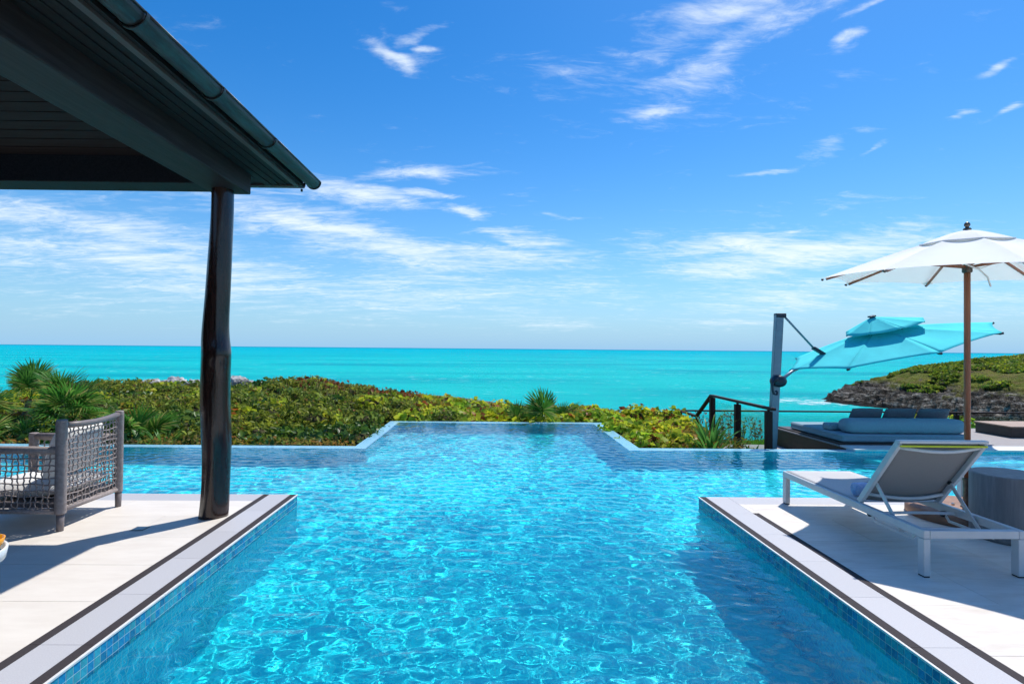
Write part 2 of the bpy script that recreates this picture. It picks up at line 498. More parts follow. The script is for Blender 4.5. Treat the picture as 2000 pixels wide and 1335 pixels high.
def headmat():
    m, t, b = newmat('headland_rock')
    tc = t.n('ShaderNodeTexCoord')
    v = tc.outputs['Object']
    sep = t.n('ShaderNodeSeparateXYZ')
    t.put(sep.inputs[0], v)
    mp = t.n('ShaderNodeMapping')
    mp.inputs['Scale'].default_value = (.6, .6, 1.8)
    t.put(mp.inputs[0], v)
    rock = t.ramp(t.noise(mp.outputs[0], 1.1, 10, .78), [(.40, (.014, .012, .010)), (.50, (.080, .072, .062)), (.57, (.26, .24, .21)), (.66, (.52, .49, .45))])
    veg = t.ramp(t.noise(v, .5, 8, .65), [(.3, (.10, .11, .02)), (.5, (.17, .19, .025)), (.62, (.19, .15, .045)), (.75, (.14, .21, .025))])
    hgt = t.math('ADD', sep.outputs[2], t.math('MULTIPLY', t.noise(v, .16, 6, .65), 5.0))
    c = t.mix(t.smooth(hgt, -1.8, -.5), rock, veg)
    out = t.smooth(t.noise(v, .35, 6, .6), .60, .66)
    c = t.mix(t.math('MULTIPLY', out, .8), c, rock)
    wet = t.smooth(sep.outputs[2], -6.3, -6.8)
    c = t.mix(wet, c, (.022, .022, .022))
    t.put(b.inputs['Base Color'], c)
    b.inputs['Roughness'].default_value = .95
    b.inputs['Specular IOR Level'].default_value = .15
    bn = t.n('ShaderNodeBump')
    bn.inputs['Strength'].default_value = 1.0
    bn.inputs['Distance'].default_value = 1.2
    t.put(bn.inputs['Height'], t.noise(mp.outputs[0], 1.3, 9, .7))
    t.put(b.inputs['Normal'], bn.outputs[0])
    return m


M['glass'] = glassmat()
M['water'] = watermat()
M['sea'] = seamat()
M['terrain'] = terrainmat()
M['headland'] = headmat()


# ------------------------------------------------------------------ object helpers
def tag(o, label=None, cat=None, group=None, kind=None):
    if label: o['label'] = label
    if cat: o['category'] = cat
    if group: o['group'] = group
    if kind: o['kind'] = kind
    return o


def thing(name, label, cat, loc=(0, 0, 0), rz=0.0, group=None):
    o = bpy.data.objects.new(name, None)
    o.empty_display_size = .2
    col.objects.link(o)
    o.location = loc
    o.rotation_euler = (0, 0, rz)
    return tag(o, label, cat, group)


def worg(p):
    v = Vector((0, 0, 0))
    while p is not None:
        v += p.location
        p = p.parent
    return v


class MB:
    def __init__(self):
        self.v, self.f = [], []

    def add(self, vs, fs):
        b = len(self.v)
        self.v += [tuple(p) for p in vs]
        self.f += [tuple(i + b for i in f) for f in fs]
        return self

    def box(self, x0, x1, y0, y1, z0, z1):
        return self.add([(x0, y0, z0), (x1, y0, z0), (x1, y1, z0), (x0, y1, z0), (x0, y0, z1), (x1, y0, z1), (x1, y1, z1), (x0, y1, z1)],
                        [(0, 3, 2, 1), (4, 5, 6, 7), (0, 1, 5, 4), (1, 2, 6, 5), (2, 3, 7, 6), (3, 0, 4, 7)])

    def bar(self, a, b, w, h, up=(0, 0, 1)):
        """rectangular bar from a to b, w across, h along up"""
        a, b, up = Vector(a), Vector(b), Vector(up)
        d = (b - a).normalized()
        s = d.cross(up).normalized()
        u = s.cross(d).normalized()
        vs = []
        for p in (a, b):
            for (i, j) in ((-1, -1), (1, -1), (1, 1), (-1, 1)):
                vs.append(p + s * (i * w / 2) + u * (j * h / 2))
        return self.add(vs, [(3, 2, 1, 0), (4, 5, 6, 7), (0, 1, 5, 4), (1, 2, 6, 5), (2, 3, 7, 6), (3, 0, 4, 7)])

    def tube(self, pts, r, n=8, cap=True):
        pts = [Vector(p) for p in pts]
        rs = r if hasattr(r, '__len__') else [r] * len(pts)
        rings = []
        ref = Vector((0, 0, 1))
        d0 = (pts[1] - pts[0]).normalized()
        if abs(d0.dot(ref)) > .9:
            ref = Vector((1, 0, 0))
        s = d0.cross(ref).normalized()
        for i, p in enumerate(pts):
            d = (pts[min(i + 1, len(pts) - 1)] - pts[max(i - 1, 0)]).normalized()
            s = (s - d * s.dot(d)).normalized()
            u = d.cross(s)
            rings.append([p + (s * math.cos(k * 2 * math.pi / n) + u * math.sin(k * 2 * math.pi / n)) * rs[i] for k in range(n)])
        vs = [q for ring in rings for q in ring]
        fs = []
        for i in range(len(pts) - 1):
            for k in range(n):
                k2 = (k + 1) % n
                fs.append((i * n + k, i * n + k2, (i + 1) * n + k2, (i + 1) * n + k))
        if cap:
            fs.append(tuple(reversed(range(n))))
            fs.append(tuple((len(pts) - 1) * n + k for k in range(n)))
        return self.add(vs, fs)

    def lathe(self, prof, n=24, c=(0, 0), a0=0.0):
        vs = []
        for (r, z) in prof:
            for k in range(n):
                a = a0 + k * 2 * math.pi / n
                vs.append((c[0] + r * math.cos(a), c[1] + r * math.sin(a), z))
        fs = []
        for i in range(len(prof) - 1):
            for k in range(n):
                k2 = (k + 1) % n
                fs.append((i * n + k, i * n + k2, (i + 1) * n + k2, (i + 1) * n + k))
        fs.append(tuple(reversed(range(n))))
        fs.append(tuple((len(prof) - 1) * n + k for k in range(n)))
        return self.add(vs, fs)

    def grid(self, fn, nu, nv):
        vs = [fn(i / nu, j / nv) for j in range(nv + 1) for i in range(nu + 1)]
        fs = [(j * (nu + 1) + i, j * (nu + 1) + i + 1, (j + 1) * (nu + 1) + i + 1, (j + 1) * (nu + 1) + i) for j in range(nv) for i in range(nu)]
        return self.add(vs, fs)

    def build(self, name, mat, parent=None, smooth=False, absolute=False, bevel=0.0, seg=2, kind=None, solid=0.0, subd=0):
        vs = self.v
        if absolute and parent is not None:
            o0 = worg(parent)
            vs = [(p[0] - o0.x, p[1] - o0.y, p[2] - o0.z) for p in vs]
        me = bpy.data.meshes.new(name)
        me.from_pydata(vs, [], self.f)
        me.materials.append(M[mat] if isinstance(mat, str) else mat)
        o = bpy.data.objects.new(name, me)
        col.objects.link(o)
        if smooth:
            me.polygons.foreach_set('use_smooth', [True] * len(me.polygons))
        if parent is not None:
            o.parent = parent
        if solid:
            md = o.modifiers.new('thickness', 'SOLIDIFY')
            md.thickness = solid
            md.offset = 0
        if bevel:
            md = o.modifiers.new('edges', 'BEVEL')
            md.width = bevel
            md.segments = seg
            md.limit_method = 'ANGLE'
            md.angle_limit = R(40)
            me.polygons.foreach_set('use_smooth', [True] * len(me.polygons))
            wn = o.modifiers.new('shade', 'WEIGHTED_NORMAL')
            wn.keep_sharp = True
        if subd:
            md = o.modifiers.new('round', 'SUBSURF')
            md.levels = md.render_levels = subd
        if kind:
            o['kind'] = kind
        return o


def fast_mesh(name, V, F, mats, matidx=None, smooth=False, kind=None, parent=None):
    """big numpy mesh; F is (n,3) or (n,4)"""
    V = np.asarray(V, dtype=np.float32)
    F = np.asarray(F, dtype=np.int32)
    k = F.shape[1]
    me = bpy.data.meshes.new(name)
    me.vertices.add(len(V))
    me.vertices.foreach_set('co', V.ravel())
    me.loops.add(F.size)
    me.loops.foreach_set('vertex_index', F.ravel())
    me.polygons.add(len(F))
    me.polygons.foreach_set('loop_start', np.arange(0, F.size, k, dtype=np.int32))
    me.polygons.foreach_set('loop_total', np.full(len(F), k, dtype=np.int32))
    for m in mats:
        me.materials.append(M[m] if isinstance(m, str) else m)
    if matidx is not None:
        me.polygons.foreach_set('material_index', np.asarray(matidx, dtype=np.int32))
    if smooth:
        me.polygons.foreach_set('use_smooth', np.ones(len(F), dtype=bool))
    me.update(calc_edges=True)
    me.validate()
    o = bpy.data.objects.new(name, me)
    col.objects.link(o)
    if kind:
        o['kind'] = kind
    if parent:
        o.parent = parent
    return o


def copy_tree(o, parent=None):
    c = o.copy()
    col.objects.link(c)
    c.parent = parent
    for ch in list(o.children):
        copy_tree(ch, c)
    return c


def smoothstep(t):
    t = np.clip(t, 0, 1)
    return t * t * (3 - 2 * t)


rng = np.random.default_rng(11)
random.seed(5)


def vnoise(x, y, seed=0, octaves=4, scale=1.0, rough=.5):
    """cheap value noise on numpy arrays, about -1..1"""
    r = np.random.default_rng(seed)
    tab = r.uniform(-1, 1, (256, 256))
    out = np.zeros_like(x, dtype=float)
    amp, tot = 1.0, 0.0
    for o in range(octaves):
        fx, fy = x * scale + 17.3 * o, y * scale + 9.1 * o
        ix, iy = np.floor(fx).astype(int), np.floor(fy).astype(int)
        tx, ty = smoothstep(fx - ix), smoothstep(fy - iy)
        a = tab[ix % 256, iy % 256]; b = tab[(ix + 1) % 256, iy % 256]
        c = tab[ix % 256, (iy + 1) % 256]; d = tab[(ix + 1) % 256, (iy + 1) % 256]
        out += amp * ((a * (1 - tx) + b * tx) * (1 - ty) + (c * (1 - tx) + d * tx) * ty)
        tot += amp
        amp *= rough
        scale *= 2.03
    return out / tot


# ------------------------------------------------------------------ the setting: sea, land
WL = -0.12            # pool water level
SEA = -7.0
FLOOR = -1.18
LX, RX = -2.094, 2.27           # lane edges
DY = 6.22                        # front of both decks
IY, OY = 9.72, 10.0              # infinity edge inner / outer
PL, PR, PI, PO = -2.37, 2.60, 13.15, 13.45   # basin that projects towards the sea (outer x, inner / outer y)
PW = 0.24

sea = MB().add([(-60000, -200, SEA), (60000, -200, SEA), (60000, 70000, SEA), (-60000, 70000, SEA)], [(0, 1, 2, 3)]).build('sea', 'sea')
tag(sea, kind='structure')


def ground(x, y):
    x = np.asarray(x, dtype=float); y = np.asarray(y, dtype=float)
    z = np.full_like(x, -.52)
    z = z + .45 * np.exp(-((x + 9) / 9) ** 2 - ((y - 19) / 5.5) ** 2)
    low = smoothstep((y - 12.6) / 2.2) * smoothstep((x - 3.2) / 1.5) * (1 - smoothstep((x - 8.3) / 1.6))
    z = z - .50 * low
    edge = 25 - 6.5 * smoothstep((x + 4) / 8) - 2.5 * smoothstep((x - 3.6) / 1.6)
    edge = edge + 1.2 * vnoise(x, np.zeros_like(x), 3, 3, .25)
    drop = smoothstep((y - edge) / np.where(x > 3.6, 5.5, 9.0))
    z = z - 7.6 * drop
    z = z + .05 * vnoise(x, y, 5, 4, .8)
    z = z + drop * (1 - drop) * 2.2 * vnoise(x, y, 8, 5, .35, .6)
    return z


def land_patch(x0, x1, y0, y1, step):
    nx = max(2, int((x1 - x0) / step) + 1); ny = max(2, int((y1 - y0) / step) + 1)
    X, Y = np.meshgrid(np.linspace(x0, x1, nx), np.linspace(y0, y1, ny))
    V = np.stack([X, Y, ground(X, Y)], -1).reshape(-1, 3)
    i = np.arange(nx * ny).reshape(ny, nx)
    return V, np.stack([i[:-1, :-1], i[:-1, 1:], i[1:, 1:], i[1:, :-1]], -1).reshape(-1, 4)


Vs, Fs, off = [], [], 0
for pch in ((-70, 60, PO, 46, .4), (-70, PL, OY, PO, .35), (PR, 60, OY, PO, .35), (-70, -11.3, -60, OY, 2.0), (12.3, 60, -60, OY, 2.0), (-11.3, 12.3, -60, -8, 2.0)):
    V, F = land_patch(*pch)
    Vs.append(V); Fs.append(F + off); off += len(V)
terrain = fast_mesh('terrain', np.concatenate(Vs), np.concatenate(Fs), ['terrain'], smooth=True, kind='structure')

# headland across the cove
poly = [(62, 46), (60.5, 65), (60, 84), (57.5, 98), (65, 109), (80, 122), (108, 136), (150, 140), (190, 150), (190, 46)]


def poly_dist(x, y):
    d = np.full(x.shape, 1e9); inside = np.zeros(x.shape, bool)
    n = len(poly)
    for i in range(n):
        (x0, y0), (x1, y1) = poly[i], poly[(i + 1) % n]
        ex, ey = x1 - x0, y1 - y0
        t = np.clip(((x - x0) * ex + (y - y0) * ey) / (ex * ex + ey * ey), 0, 1)
        d = np.minimum(d, np.hypot(x - x0 - t * ex, y - y0 - t * ey))
        cond = ((y0 > y) != (y1 > y)) & (x < ex * (y - y0) / (ey + 1e-12) + x0)
        inside ^= cond
    return np.where(inside, d, -d)


def head_h(x, y):
    d = poly_dist(x, y) + 1.8 * vnoise(x, y, 21, 4, .22, .55)
    h = SEA - 1.2 + 1.2 * smoothstep((d + 2.5) / 2.5)
    h = h + 2.4 * smoothstep(d / 4.5) + 2.6 * smoothstep((d - 2) / 14) + 4.0 * smoothstep((d - 4) / 34)
    low = smoothstep((3.2 - (h - SEA)) / 2.5) * smoothstep(d / 1.5)
    h = h + low * (.75 * np.abs(vnoise(x, y, 22, 5, .55, .65)) * 2 - .3)
    rk = smoothstep((5.2 - (h - SEA)) / 2.5) * smoothstep(d / 1.0)
    h = h + rk * (.9 * np.abs(vnoise(x, y, 24, 4, .9, .75)) - .25)
    h = h + .35 * vnoise(x, y, 23, 4, .3) * smoothstep(d / 6)
    led = np.round((h + .5 * vnoise(x, y, 25, 4, .5, .6)) / .75) * .75
    h = h + (led - h) * .75 * np.clip(rk, 0, 1)
    h = h + rk * .30 * vnoise(x, y, 26, 2, 2.2)
    return h


X, Y = np.meshgrid(np.linspace(52, 140, 400), np.linspace(50, 138, 360))
HH = head_h(X, Y)
V = np.stack([X, Y, HH], -1).reshape(-1, 3)
i = np.arange(X.size).reshape(X.shape)
F = np.stack([i[:-1, :-1], i[:-1, 1:], i[1:, 1:], i[1:, :-1]], -1).reshape(-1, 4)
headland = fast_mesh('headland', V, F, ['headland'], smooth=False, kind='structure')

# ------------------------------------------------------------------ pool shell
def receiver(o):
    o.cycles.is_caustics_receiver = True
    return o


mb = MB()
mb.add([(-11.2, .5, FLOOR), (12.2, .5, FLOOR), (12.2, IY + .05, FLOOR), (-11.2, IY + .05, FLOOR)], [(0, 1, 2, 3)])
mb.add([(PL + .05, IY + .05, FLOOR), (PR - .05, IY + .05, FLOOR), (PR - .05, PI + .05, FLOOR), (PL + .05, PI + .05, FLOOR)], [(0, 1, 2, 3)])
pool_floor = receiver(tag(mb.build('pool_floor', 'pool_floor'), kind='structure'))
# shallow bench under water along the timber terrace
mb = MB().box(6.4, 12.1, 9.25, IY - .002, FLOOR + .002, -.62).box(6.4, 12.1, 8.8, 9.248, FLOOR + .002, -.95)
receiver(tag(mb.build('pool_step', 'pool_floor'), kind='structure'))

WT = WL - .006
def weir(name, x0, x1, y0, y1, parent=None):
    """infinity edge: a wall with a wet tiled top"""
    o = receiver(tag(MB().box(x0, x1, y0, y1, -2.2, WT - .012).build(name, 'pool_wall_x' if (y1 - y0) > (x1 - x0) else 'pool_wall_y'), kind='structure'))
    return o

wl_ = weir('infinity_wall_left', -11.2, PL + PW - .002, IY, OY)
wr_ = weir('infinity_wall_right', PR - PW + .002, 6.25, IY, OY)
ws1 = weir('infinity_wall_basin_left', PL, PL + PW, OY + .002, PI)
ws2 = weir('infinity_wall_basin_right', PR - PW, PR, OY + .002, PI)
wf = weir('infinity_wall_basin_front', PL, PR, PI + .002, PO)
for par, (x0, x1, y0, y1) in ((wl_, (-11.2, PL + PW, IY, OY)), (wr_, (PR - PW, 6.25, IY, OY)), (ws1, (PL, PL + PW, OY + .003, PI)),
                              (ws2, (PR - PW, PR, OY + .003, PI)), (wf, (PL, PR, PI + .003, PO))):
    MB().box(x0 - .002, x1 + .002, y0 - .002, y1 + .004, WT - .011, WT).build('tiled_rim', 'weir_tile', par)

# decks: a solid body, paving pieces on top, mosaic on the pool side
def deck(name, x0, x1, y0, y1):
    b = MB().box(x0, x1, y0, y1, -1.6, -.032).build(name, 'concrete')
    return tag(b, kind='structure')

left_deck = deck('deck_left', -11.2, LX - .012, -8, DY - .006)
right_deck = deck('deck_right', RX + .012, 12.2, -8, DY - .006)
back_deck = deck('deck_back', LX - .010, RX + .010, -8, .6)
wall_l = receiver(tag(MB().box(LX - .0115, LX - .008, .6, DY - .003, FLOOR - .1, -.024).build('pool_wall_left', 'pool_wall_x'), kind='structure'))
wall_r = receiver(tag(MB().box(RX + .008, RX + .0115, .6, DY - .003, FLOOR - .1, -.024).build('pool_wall_right', 'pool_wall_x'), kind='structure'))
receiver(tag(MB().box(-11.2, LX - .008, DY - .0055, DY - .002, FLOOR - .1, -.024).box(RX + .008, 12.2, DY - .0055, DY - .002, FLOOR - .1, -.024).build('pool_wall_front', 'pool_wall_y'), kind='structure'))
receiver(tag(MB().box(LX, RX, .601, .606, FLOOR - .1, -.024).build('pool_wall_back', 'pool_wall_y'), kind='structure'))

JT = .0009


def slab(parent, x0, x1, y0, y1, mat, name='paving_slab', top=0.0):
    MB().box(x0 + JT, x1 - JT, y0 + JT, y1 - JT, -.014 if name == 'edge_trim' else -.030, top).build(name, mat, parent, bevel=.0012, seg=1)


def strip(parent, x0, x1, y0, y1, mat, name, piece, top=0.0):
    n = max(1, round((y1 - y0) / piece))
    for k in range(n):
        slab(parent, x0, x1, y0 + (y1 - y0) * k / n, y0 + (y1 - y0) * (k + 1) / n, mat, name, top)


dz = lambda: random.uniform(-.0006, .0006)
Y0 = 1.2
# left deck
strip(left_deck, LX - .016, LX + .002, Y0, DY + .002, 'white_nosing', 'edge_trim', 1.2, -.0008)
strip(left_deck, -2.173, LX - .016, Y0, DY, 'charcoal_stone', 'dark_band', .6)
strip(left_deck, -2.400, -2.173, Y0, DY, 'grey_stone', 'coping_slab', .6, -.0004)
strip(left_deck, -2.463, -2.400, Y0, DY, 'charcoal_stone', 'dark_band', .6)
for k in range(5):
    slab(left_deck, -2.463 - 1.2 * (k + 1), -2.463 - 1.2 * k, 5.945, DY, 'grey_stone', 'coping_slab', -.0004)
ys = [5.945, 5.4, 4.8, 4.2, 3.6, 3.0, 2.4, 1.8, Y0]
for j in range(len(ys) - 1):
    o = .6 if j % 2 else 0.0
    xe = [-2.463] + [-2.463 - (1.2 - o if o else 1.2) - 1.2 * k for k in range(4)]
    for k in range(len(xe) - 1):
        slab(left_deck, xe[k + 1], xe[k], ys[j + 1], ys[j], 'limestone', top=dz())
# right deck
strip(right_deck, RX - .002, RX + .016, Y0, DY + .002, 'white_nosing', 'edge_trim', 1.2, -.0008)
strip(right_deck, RX + .016, RX + .080, Y0, DY, 'charcoal_stone', 'dark_band', .6)
strip(right_deck, RX + .080, 2.59, Y0, DY, 'grey_stone', 'coping_slab', .6, -.0004)
strip(right_deck, 2.59, 2.65, Y0, 5.61, 'charcoal_stone', 'dark_band', .6)
slab(right_deck, 2.59, 2.65, 5.61, 5.935, 'travertine')
for k in range(7):
    slab(right_deck, 2.59 + 1.2 * k, 2.59 + 1.2 * (k + 1), 5.935, DY, 'grey_stone', 'coping_slab', -.0004)
ys = [5.935, 5.4, 4.8, 4.2, 3.6, 3.0, 2.4, 1.8, Y0]
for j in range(len(ys) - 1):
    o = .6 if j % 2 else 0.0
    xe = [2.65] + [2.65 + (1.2 - o if o else 1.2) + 1.2 * k for k in range(6)]
    for k in range(len(xe) - 1):
        slab(right_deck, xe[k], xe[k + 1], ys[j + 1], ys[j], 'travertine', top=dz())
for (dk, x0, x1) in ((left_deck, -11.2, -7.3), (right_deck, 9.9, 12.2)):
    MB().box(x0, x1, -8, DY, -.030, -.001).build('outer_paving', 'limestone', dk)
for (dk, x0, x1) in ((left_deck, -7.3, LX), (right_deck, RX, 9.9), (back_deck, LX, RX)):
    MB().box(x0 + .002, x1 - .002, -8, Y0 - .002 if dk is not back_deck else .6, -.030, -.001).build('rear_paving', 'limestone', dk)

# mosaic tiles at the waterline, one object each, sharing five meshes
T = .05
tile_me = []
for m in TILES:
    h = T / 2 - .0022
    b = MB().box(-.004, 0, -h, h, -h, h)
    me = bpy.data.meshes.new('mosaic_tile')
    me.from_pydata(b.v, [], b.f)
    me.materials.append(m)
    tile_me.append(me)
for (par, xf, sx) in ((wall_l, LX - .004, 1), (wall_r, RX + .004, -1)):
    ncol = 95
    for c in range(ncol):
        for r_ in range(3):
            o = bpy.data.objects.new('mosaic_tile', random.choice(tile_me))
            col.objects.link(o)
            o.parent = par
            o.scale = (sx, 1, 1)
            o.location = (xf, DY - .006 - T * (c + .5), -.016 - T * (r_ + .5))
            receiver(o)
    bk = MB().box(*(sorted((xf - sx * .0036, xf - sx * .0012))), .61, DY - .008, -.1655, -.0145).build('grout_bed', 'grout', par)
    receiver(bk)

# ------------------------------------------------------------------ pool water: real waves
gx = np.concatenate([np.arange(-11.0, -2.2, .036), np.arange(-2.2, 2.4, .0145), np.arange(2.4, 12.03, .036)])
gy = np.concatenate([np.arange(.59, 2.2, .03), np.arange(2.2, 6.3, .0145), np.arange(6.3, PI + .03, .0225)])
X, Y = np.meshgrid(gx, gy)
H = np.zeros_like(X)
wr = np.random.default_rng(4)
calm = .90 + .60 * vnoise(X, Y, 31, 3, .6)
for k in range(140):
    lam = .044 * 10 ** wr.uniform(0, .78)
    th = wr.normal(R(100), R(55))
    kk = 2 * math.pi / lam
    amp = .0022 * lam ** 1.0 * wr.uniform(.4, 1.0) * (1 if lam > .09 else .7)
    ph = wr.uniform(0, 6.283)
    warp = .06 * np.sin(.9 * X + 1.3 * Y + k) + .02 * np.sin(3.1 * X - 2.3 * Y + 2 * k)
    H += amp * np.sin(kk * (X * math.cos(th) + Y * math.sin(th) + warp) + ph)
H *= calm
# bubbling return jet
r2 = np.hypot((X - .16) / 1.35, Y - 6.92)
H += .012 * np.exp(-(r2 / .13) ** 2) * (.5 + vnoise(X, Y, 33, 4, 15, .7)) + .0014 * np.exp(-(r2 / .45) ** 2) * np.sin(r2 * 60)
cx, cy = (X[:-1, :-1] + X[1:, 1:]) / 2, (Y[:-1, :-1] + Y[1:, 1:]) / 2
mask = ((cx > LX - .03) & (cx < RX + .03) & (cy < DY + .03)) | ((cy > DY - .03) & (cy < IY + .012)) | ((cx > PL + PW - .012) & (cx < PR - PW + .012) & (cy > IY - .1))
i = np.arange(X.size).reshape(X.shape)
F = np.stack([i[:-1, :-1], i[:-1, 1:], i[1:, 1:], i[1:, :-1]], -1)[mask]
used = np.unique(F)
remap = np.full(X.size, -1, dtype=np.int64); remap[used] = np.arange(len(used))
V = np.stack([X, Y, H + WL], -1).reshape(-1, 3)[used]
water = fast_mesh('pool_water', V, remap[F], ['water'], smooth=True, kind='structure')
water.cycles.is_caustics_caster = True

# ------------------------------------------------------------------ pavilion on the left
def pavilion():
    t = thing('pavilion', 'dark timber pavilion with copper gutter and varnished tree trunk post', 'pavilion', (-2.6, 5.4, 0))
    A = dict(parent=t, absolute=True)
    # crooked varnished trunk, from the deck to the beam
    path = [(-2.610, 0, .132), (-2.600, .10, .128), (-2.590, .35, .125), (-2.585, .62, .130), (-2.590, .80, .136), (-2.604, 1.05, .135), (-2.606, 1.30, .134),
            (-2.600, 1.50, .137), (-2.612, 1.70, .127), (-2.606, 1.86, .119), (-2.592, 2.10, .116), (-2.580, 2.45, .115), (-2.570, 2.80, .112), (-2.568, 3.10, .110)]
    n = 28
    zz = np.linspace(0, 3.10, 110)
    px_ = np.interp(zz, [p[1] for p in path], [p[0] for p in path]); pr_ = np.interp(zz, [p[1] for p in path], [p[2] for p in path])
    for _ in range(14):
        for arr in (px_, pr_):
            arr[1:-1] = (arr[:-2] + 2 * arr[1:-1] + arr[2:]) / 4
    fine = list(zip(px_, zz, pr_ * .93))
    mb = MB()
    vs, fs = [], []
    for (x, z, r) in fine:
        for k in range(n):
            a = 2 * math.pi * k / n
            rr = r * (1 + .05 * math.sin(2 * a + 1.1 * z) + .035 * math.sin(3 * a - 2.3 * z + 1) + .02 * math.sin(5 * a + 4 * z))
            rr += .014 * math.exp(-((z - 1.54) / .10) ** 2) * max(0, math.cos(a + .9)) - .022 * math.exp(-((a - 4.1) / .16) ** 2) * math.exp(-((z - .25) / .35) ** 2)
            vs.append((x + rr * math.cos(a), 5.40 + rr * math.sin(a), z))
    for i in range(len(fine) - 1):
        for k in range(n):
            k2 = (k + 1) % n
            fs.append((i * n + k, i * n + k2, (i + 1) * n + k2, (i + 1) * n + k))
    fs.append(tuple(reversed(range(n))))
    mb.add(vs, fs).build('post', 'varnished_trunk', smooth=True, **A)
    # beams
    MB().box(-2.72, -2.36, -5.0, 5.55, 3.075, 3.42).build('beam', 'beam_wood', bevel=.012, **A)
    MB().box(-8.5, -2.722, 5.22, 5.53, 3.09, 3.36).build('beam', 'dark_wood', bevel=.012, **A)
    # soffit boards run along the eave between the beam and the fascia
    xs = [-2.358, -2.285, -2.212, -2.139, -2.066]
    for k in range(4):
        MB().box(xs[k] + .003, xs[k + 1] - .003, -5.0, 5.90, 3.262 + .006 * k, 3.284 + .006 * k).build('soffit_board', 'dark_wood', bevel=.002, seg=1, **A)
    xs = np.linspace(-8.5, -2.365, 2)
    for k in range(4):
        y0 = 5.552 + .085 * k
        MB().box(-8.5, -2.365, y0 + .003, y0 + .082, 3.262 + .006 * k, 3.284 + .006 * k).build('soffit_board', 'dark_wood', bevel=.002, seg=1, **A)
    # fascia with a lighter bottom batten
    MB().box(-2.062, -2.018, -5.0, 5.895, 3.262, 3.36).build('fascia', 'fascia_wood', bevel=.003, **A)
    MB().box(-8.5, -2.018, 5.897, 5.935, 3.262, 3.36).build('fascia', 'fascia_wood', bevel=.003, **A)
    MB().box(-2.016, -1.985, -5.0, 5.94, 3.285, 3.35).build('gutter_board', 'dark_wood', **A)
    # half-round copper gutter in lapped lengths
    def half_round(p0, p1, r, axis):
        m, nn = MB(), 14
        vs, fs = [], []
        for e, yy in enumerate((p0, p1)):
            for rad in (r, r - .006):
                for k in range(nn + 1):
                    a = math.pi + math.pi * k / nn
                    c_, s_ = rad * math.cos(a), rad * math.sin(a)
                    vs.append((axis[0] + c_, yy, axis[1] + s_))
        L = nn + 1
        for k in range(nn):
            fs.append((k, k + 1, 2 * L + k + 1, 2 * L + k))
            fs.append((L + k + 1, L + k, 3 * L + k, 3 * L + k + 1))
            fs.append((k + 1, k, L + k, L + k + 1))
            fs.append((2 * L + k, 2 * L + k + 1, 3 * L + k + 1, 3 * L + k))
        return m.add(vs, fs)
    ends = [6.02, 4.77, 3.84, 2.98, 2.1, 1.2, .2, -1.0, -5.0]
    gz, gxx = 3.345, -1.905
    for k in range(len(ends) - 1):
        g = half_round(ends[k + 1] + .030, ends[k] - .004, .072, (gxx, gz)).build('gutter', 'copper', smooth=False, **A)
        m = half_round(ends[k + 1] - .004, ends[k + 1] + .022, .086, (gxx, gz))
        m.build('joint_band', 'copper', g, absolute=True)
        MB().tube([(gxx + .074, ends[k + 1], gz), (gxx + .074, ends[k] - .004, gz)], .008, 8).build('rolled_edge', 'copper', g, smooth=True, absolute=True)
    cap = [(gxx + .08 * math.cos(math.pi + math.pi * k / 14), .08 * math.sin(math.pi + math.pi * k / 14) + gz) for k in range(15)]
    m = MB()
    m.add([(x, 6.021, z) for x, z in cap] + [(x, 6.036, z) for x, z in cap], [tuple(range(15)), tuple(reversed(range(15, 30)))] + [(k + 1, k, 15 + k, 16 + k) for k in range(14)] + [(0, 14, 29, 15)])
    m.build('gutter_end', 'copper', **A)
    MB().tube([(-2.02, 6.0, 3.262), (-2.02, 6.0, 3.235)], .012, 8).build('drip_spout', 'copper', **A)
    # gutter along the sea side
    m = half_round(0, 1, .076, (0, 0))
    m2 = MB(); m2.add([(-8.5 + p[1] * 6.5, 5.99 - p[0], 3.30 + p[2] + .045) for p in m.v], m.f)
    m2.build('gutter', 'copper', **A)
    # hipped roof
    rise = .466
    def slope(name, pts, mat, th, nrm):
        a = [Vector(p) for p in pts]
        b = [p + Vector(nrm) * th for p in a]
        k = len(a)
        MB().add(a + b, [tuple(reversed(range(k))), tuple(range(k, 2 * k))] + [(i, (i + 1) % k, k + (i + 1) % k, k + i) for i in range(k)]).build(name, mat, **A)
    zr, W = 3.350, 3.3
    zt = zr + W * rise
    slope('roof_slope', [(-1.89, 6.03, zr), (-1.89, -5, zr), (-1.89 - W, -5, zt), (-1.89 - W, 6.03 - W, zt)], 'roof_edge', .030, (.42, 0, .9))
    slope('roof_slope', [(-8.5, 6.03, zr), (-1.90, 6.03, zr), (-1.90 - W, 6.03 - W, zt), (-8.5, 6.03 - W, zt)], 'roof_edge', .045, (0, .42, .9))
    MB().box(-8.7, -8.52, -5.0, 5.2, 0, 4.2).build('unseen_back_wall', 'dark_wood', **A)  # unseen wall, added to darken the post's reflections and the ceiling
    MB().box(-8.5, -1.95, -5.2, -5.02, 0, 4.2).build('unseen_end_wall', 'dark_wood', **A)  # second wall out of view, added for the same darkening
    # tongue and groove ceiling under the front slope
    nb = 26
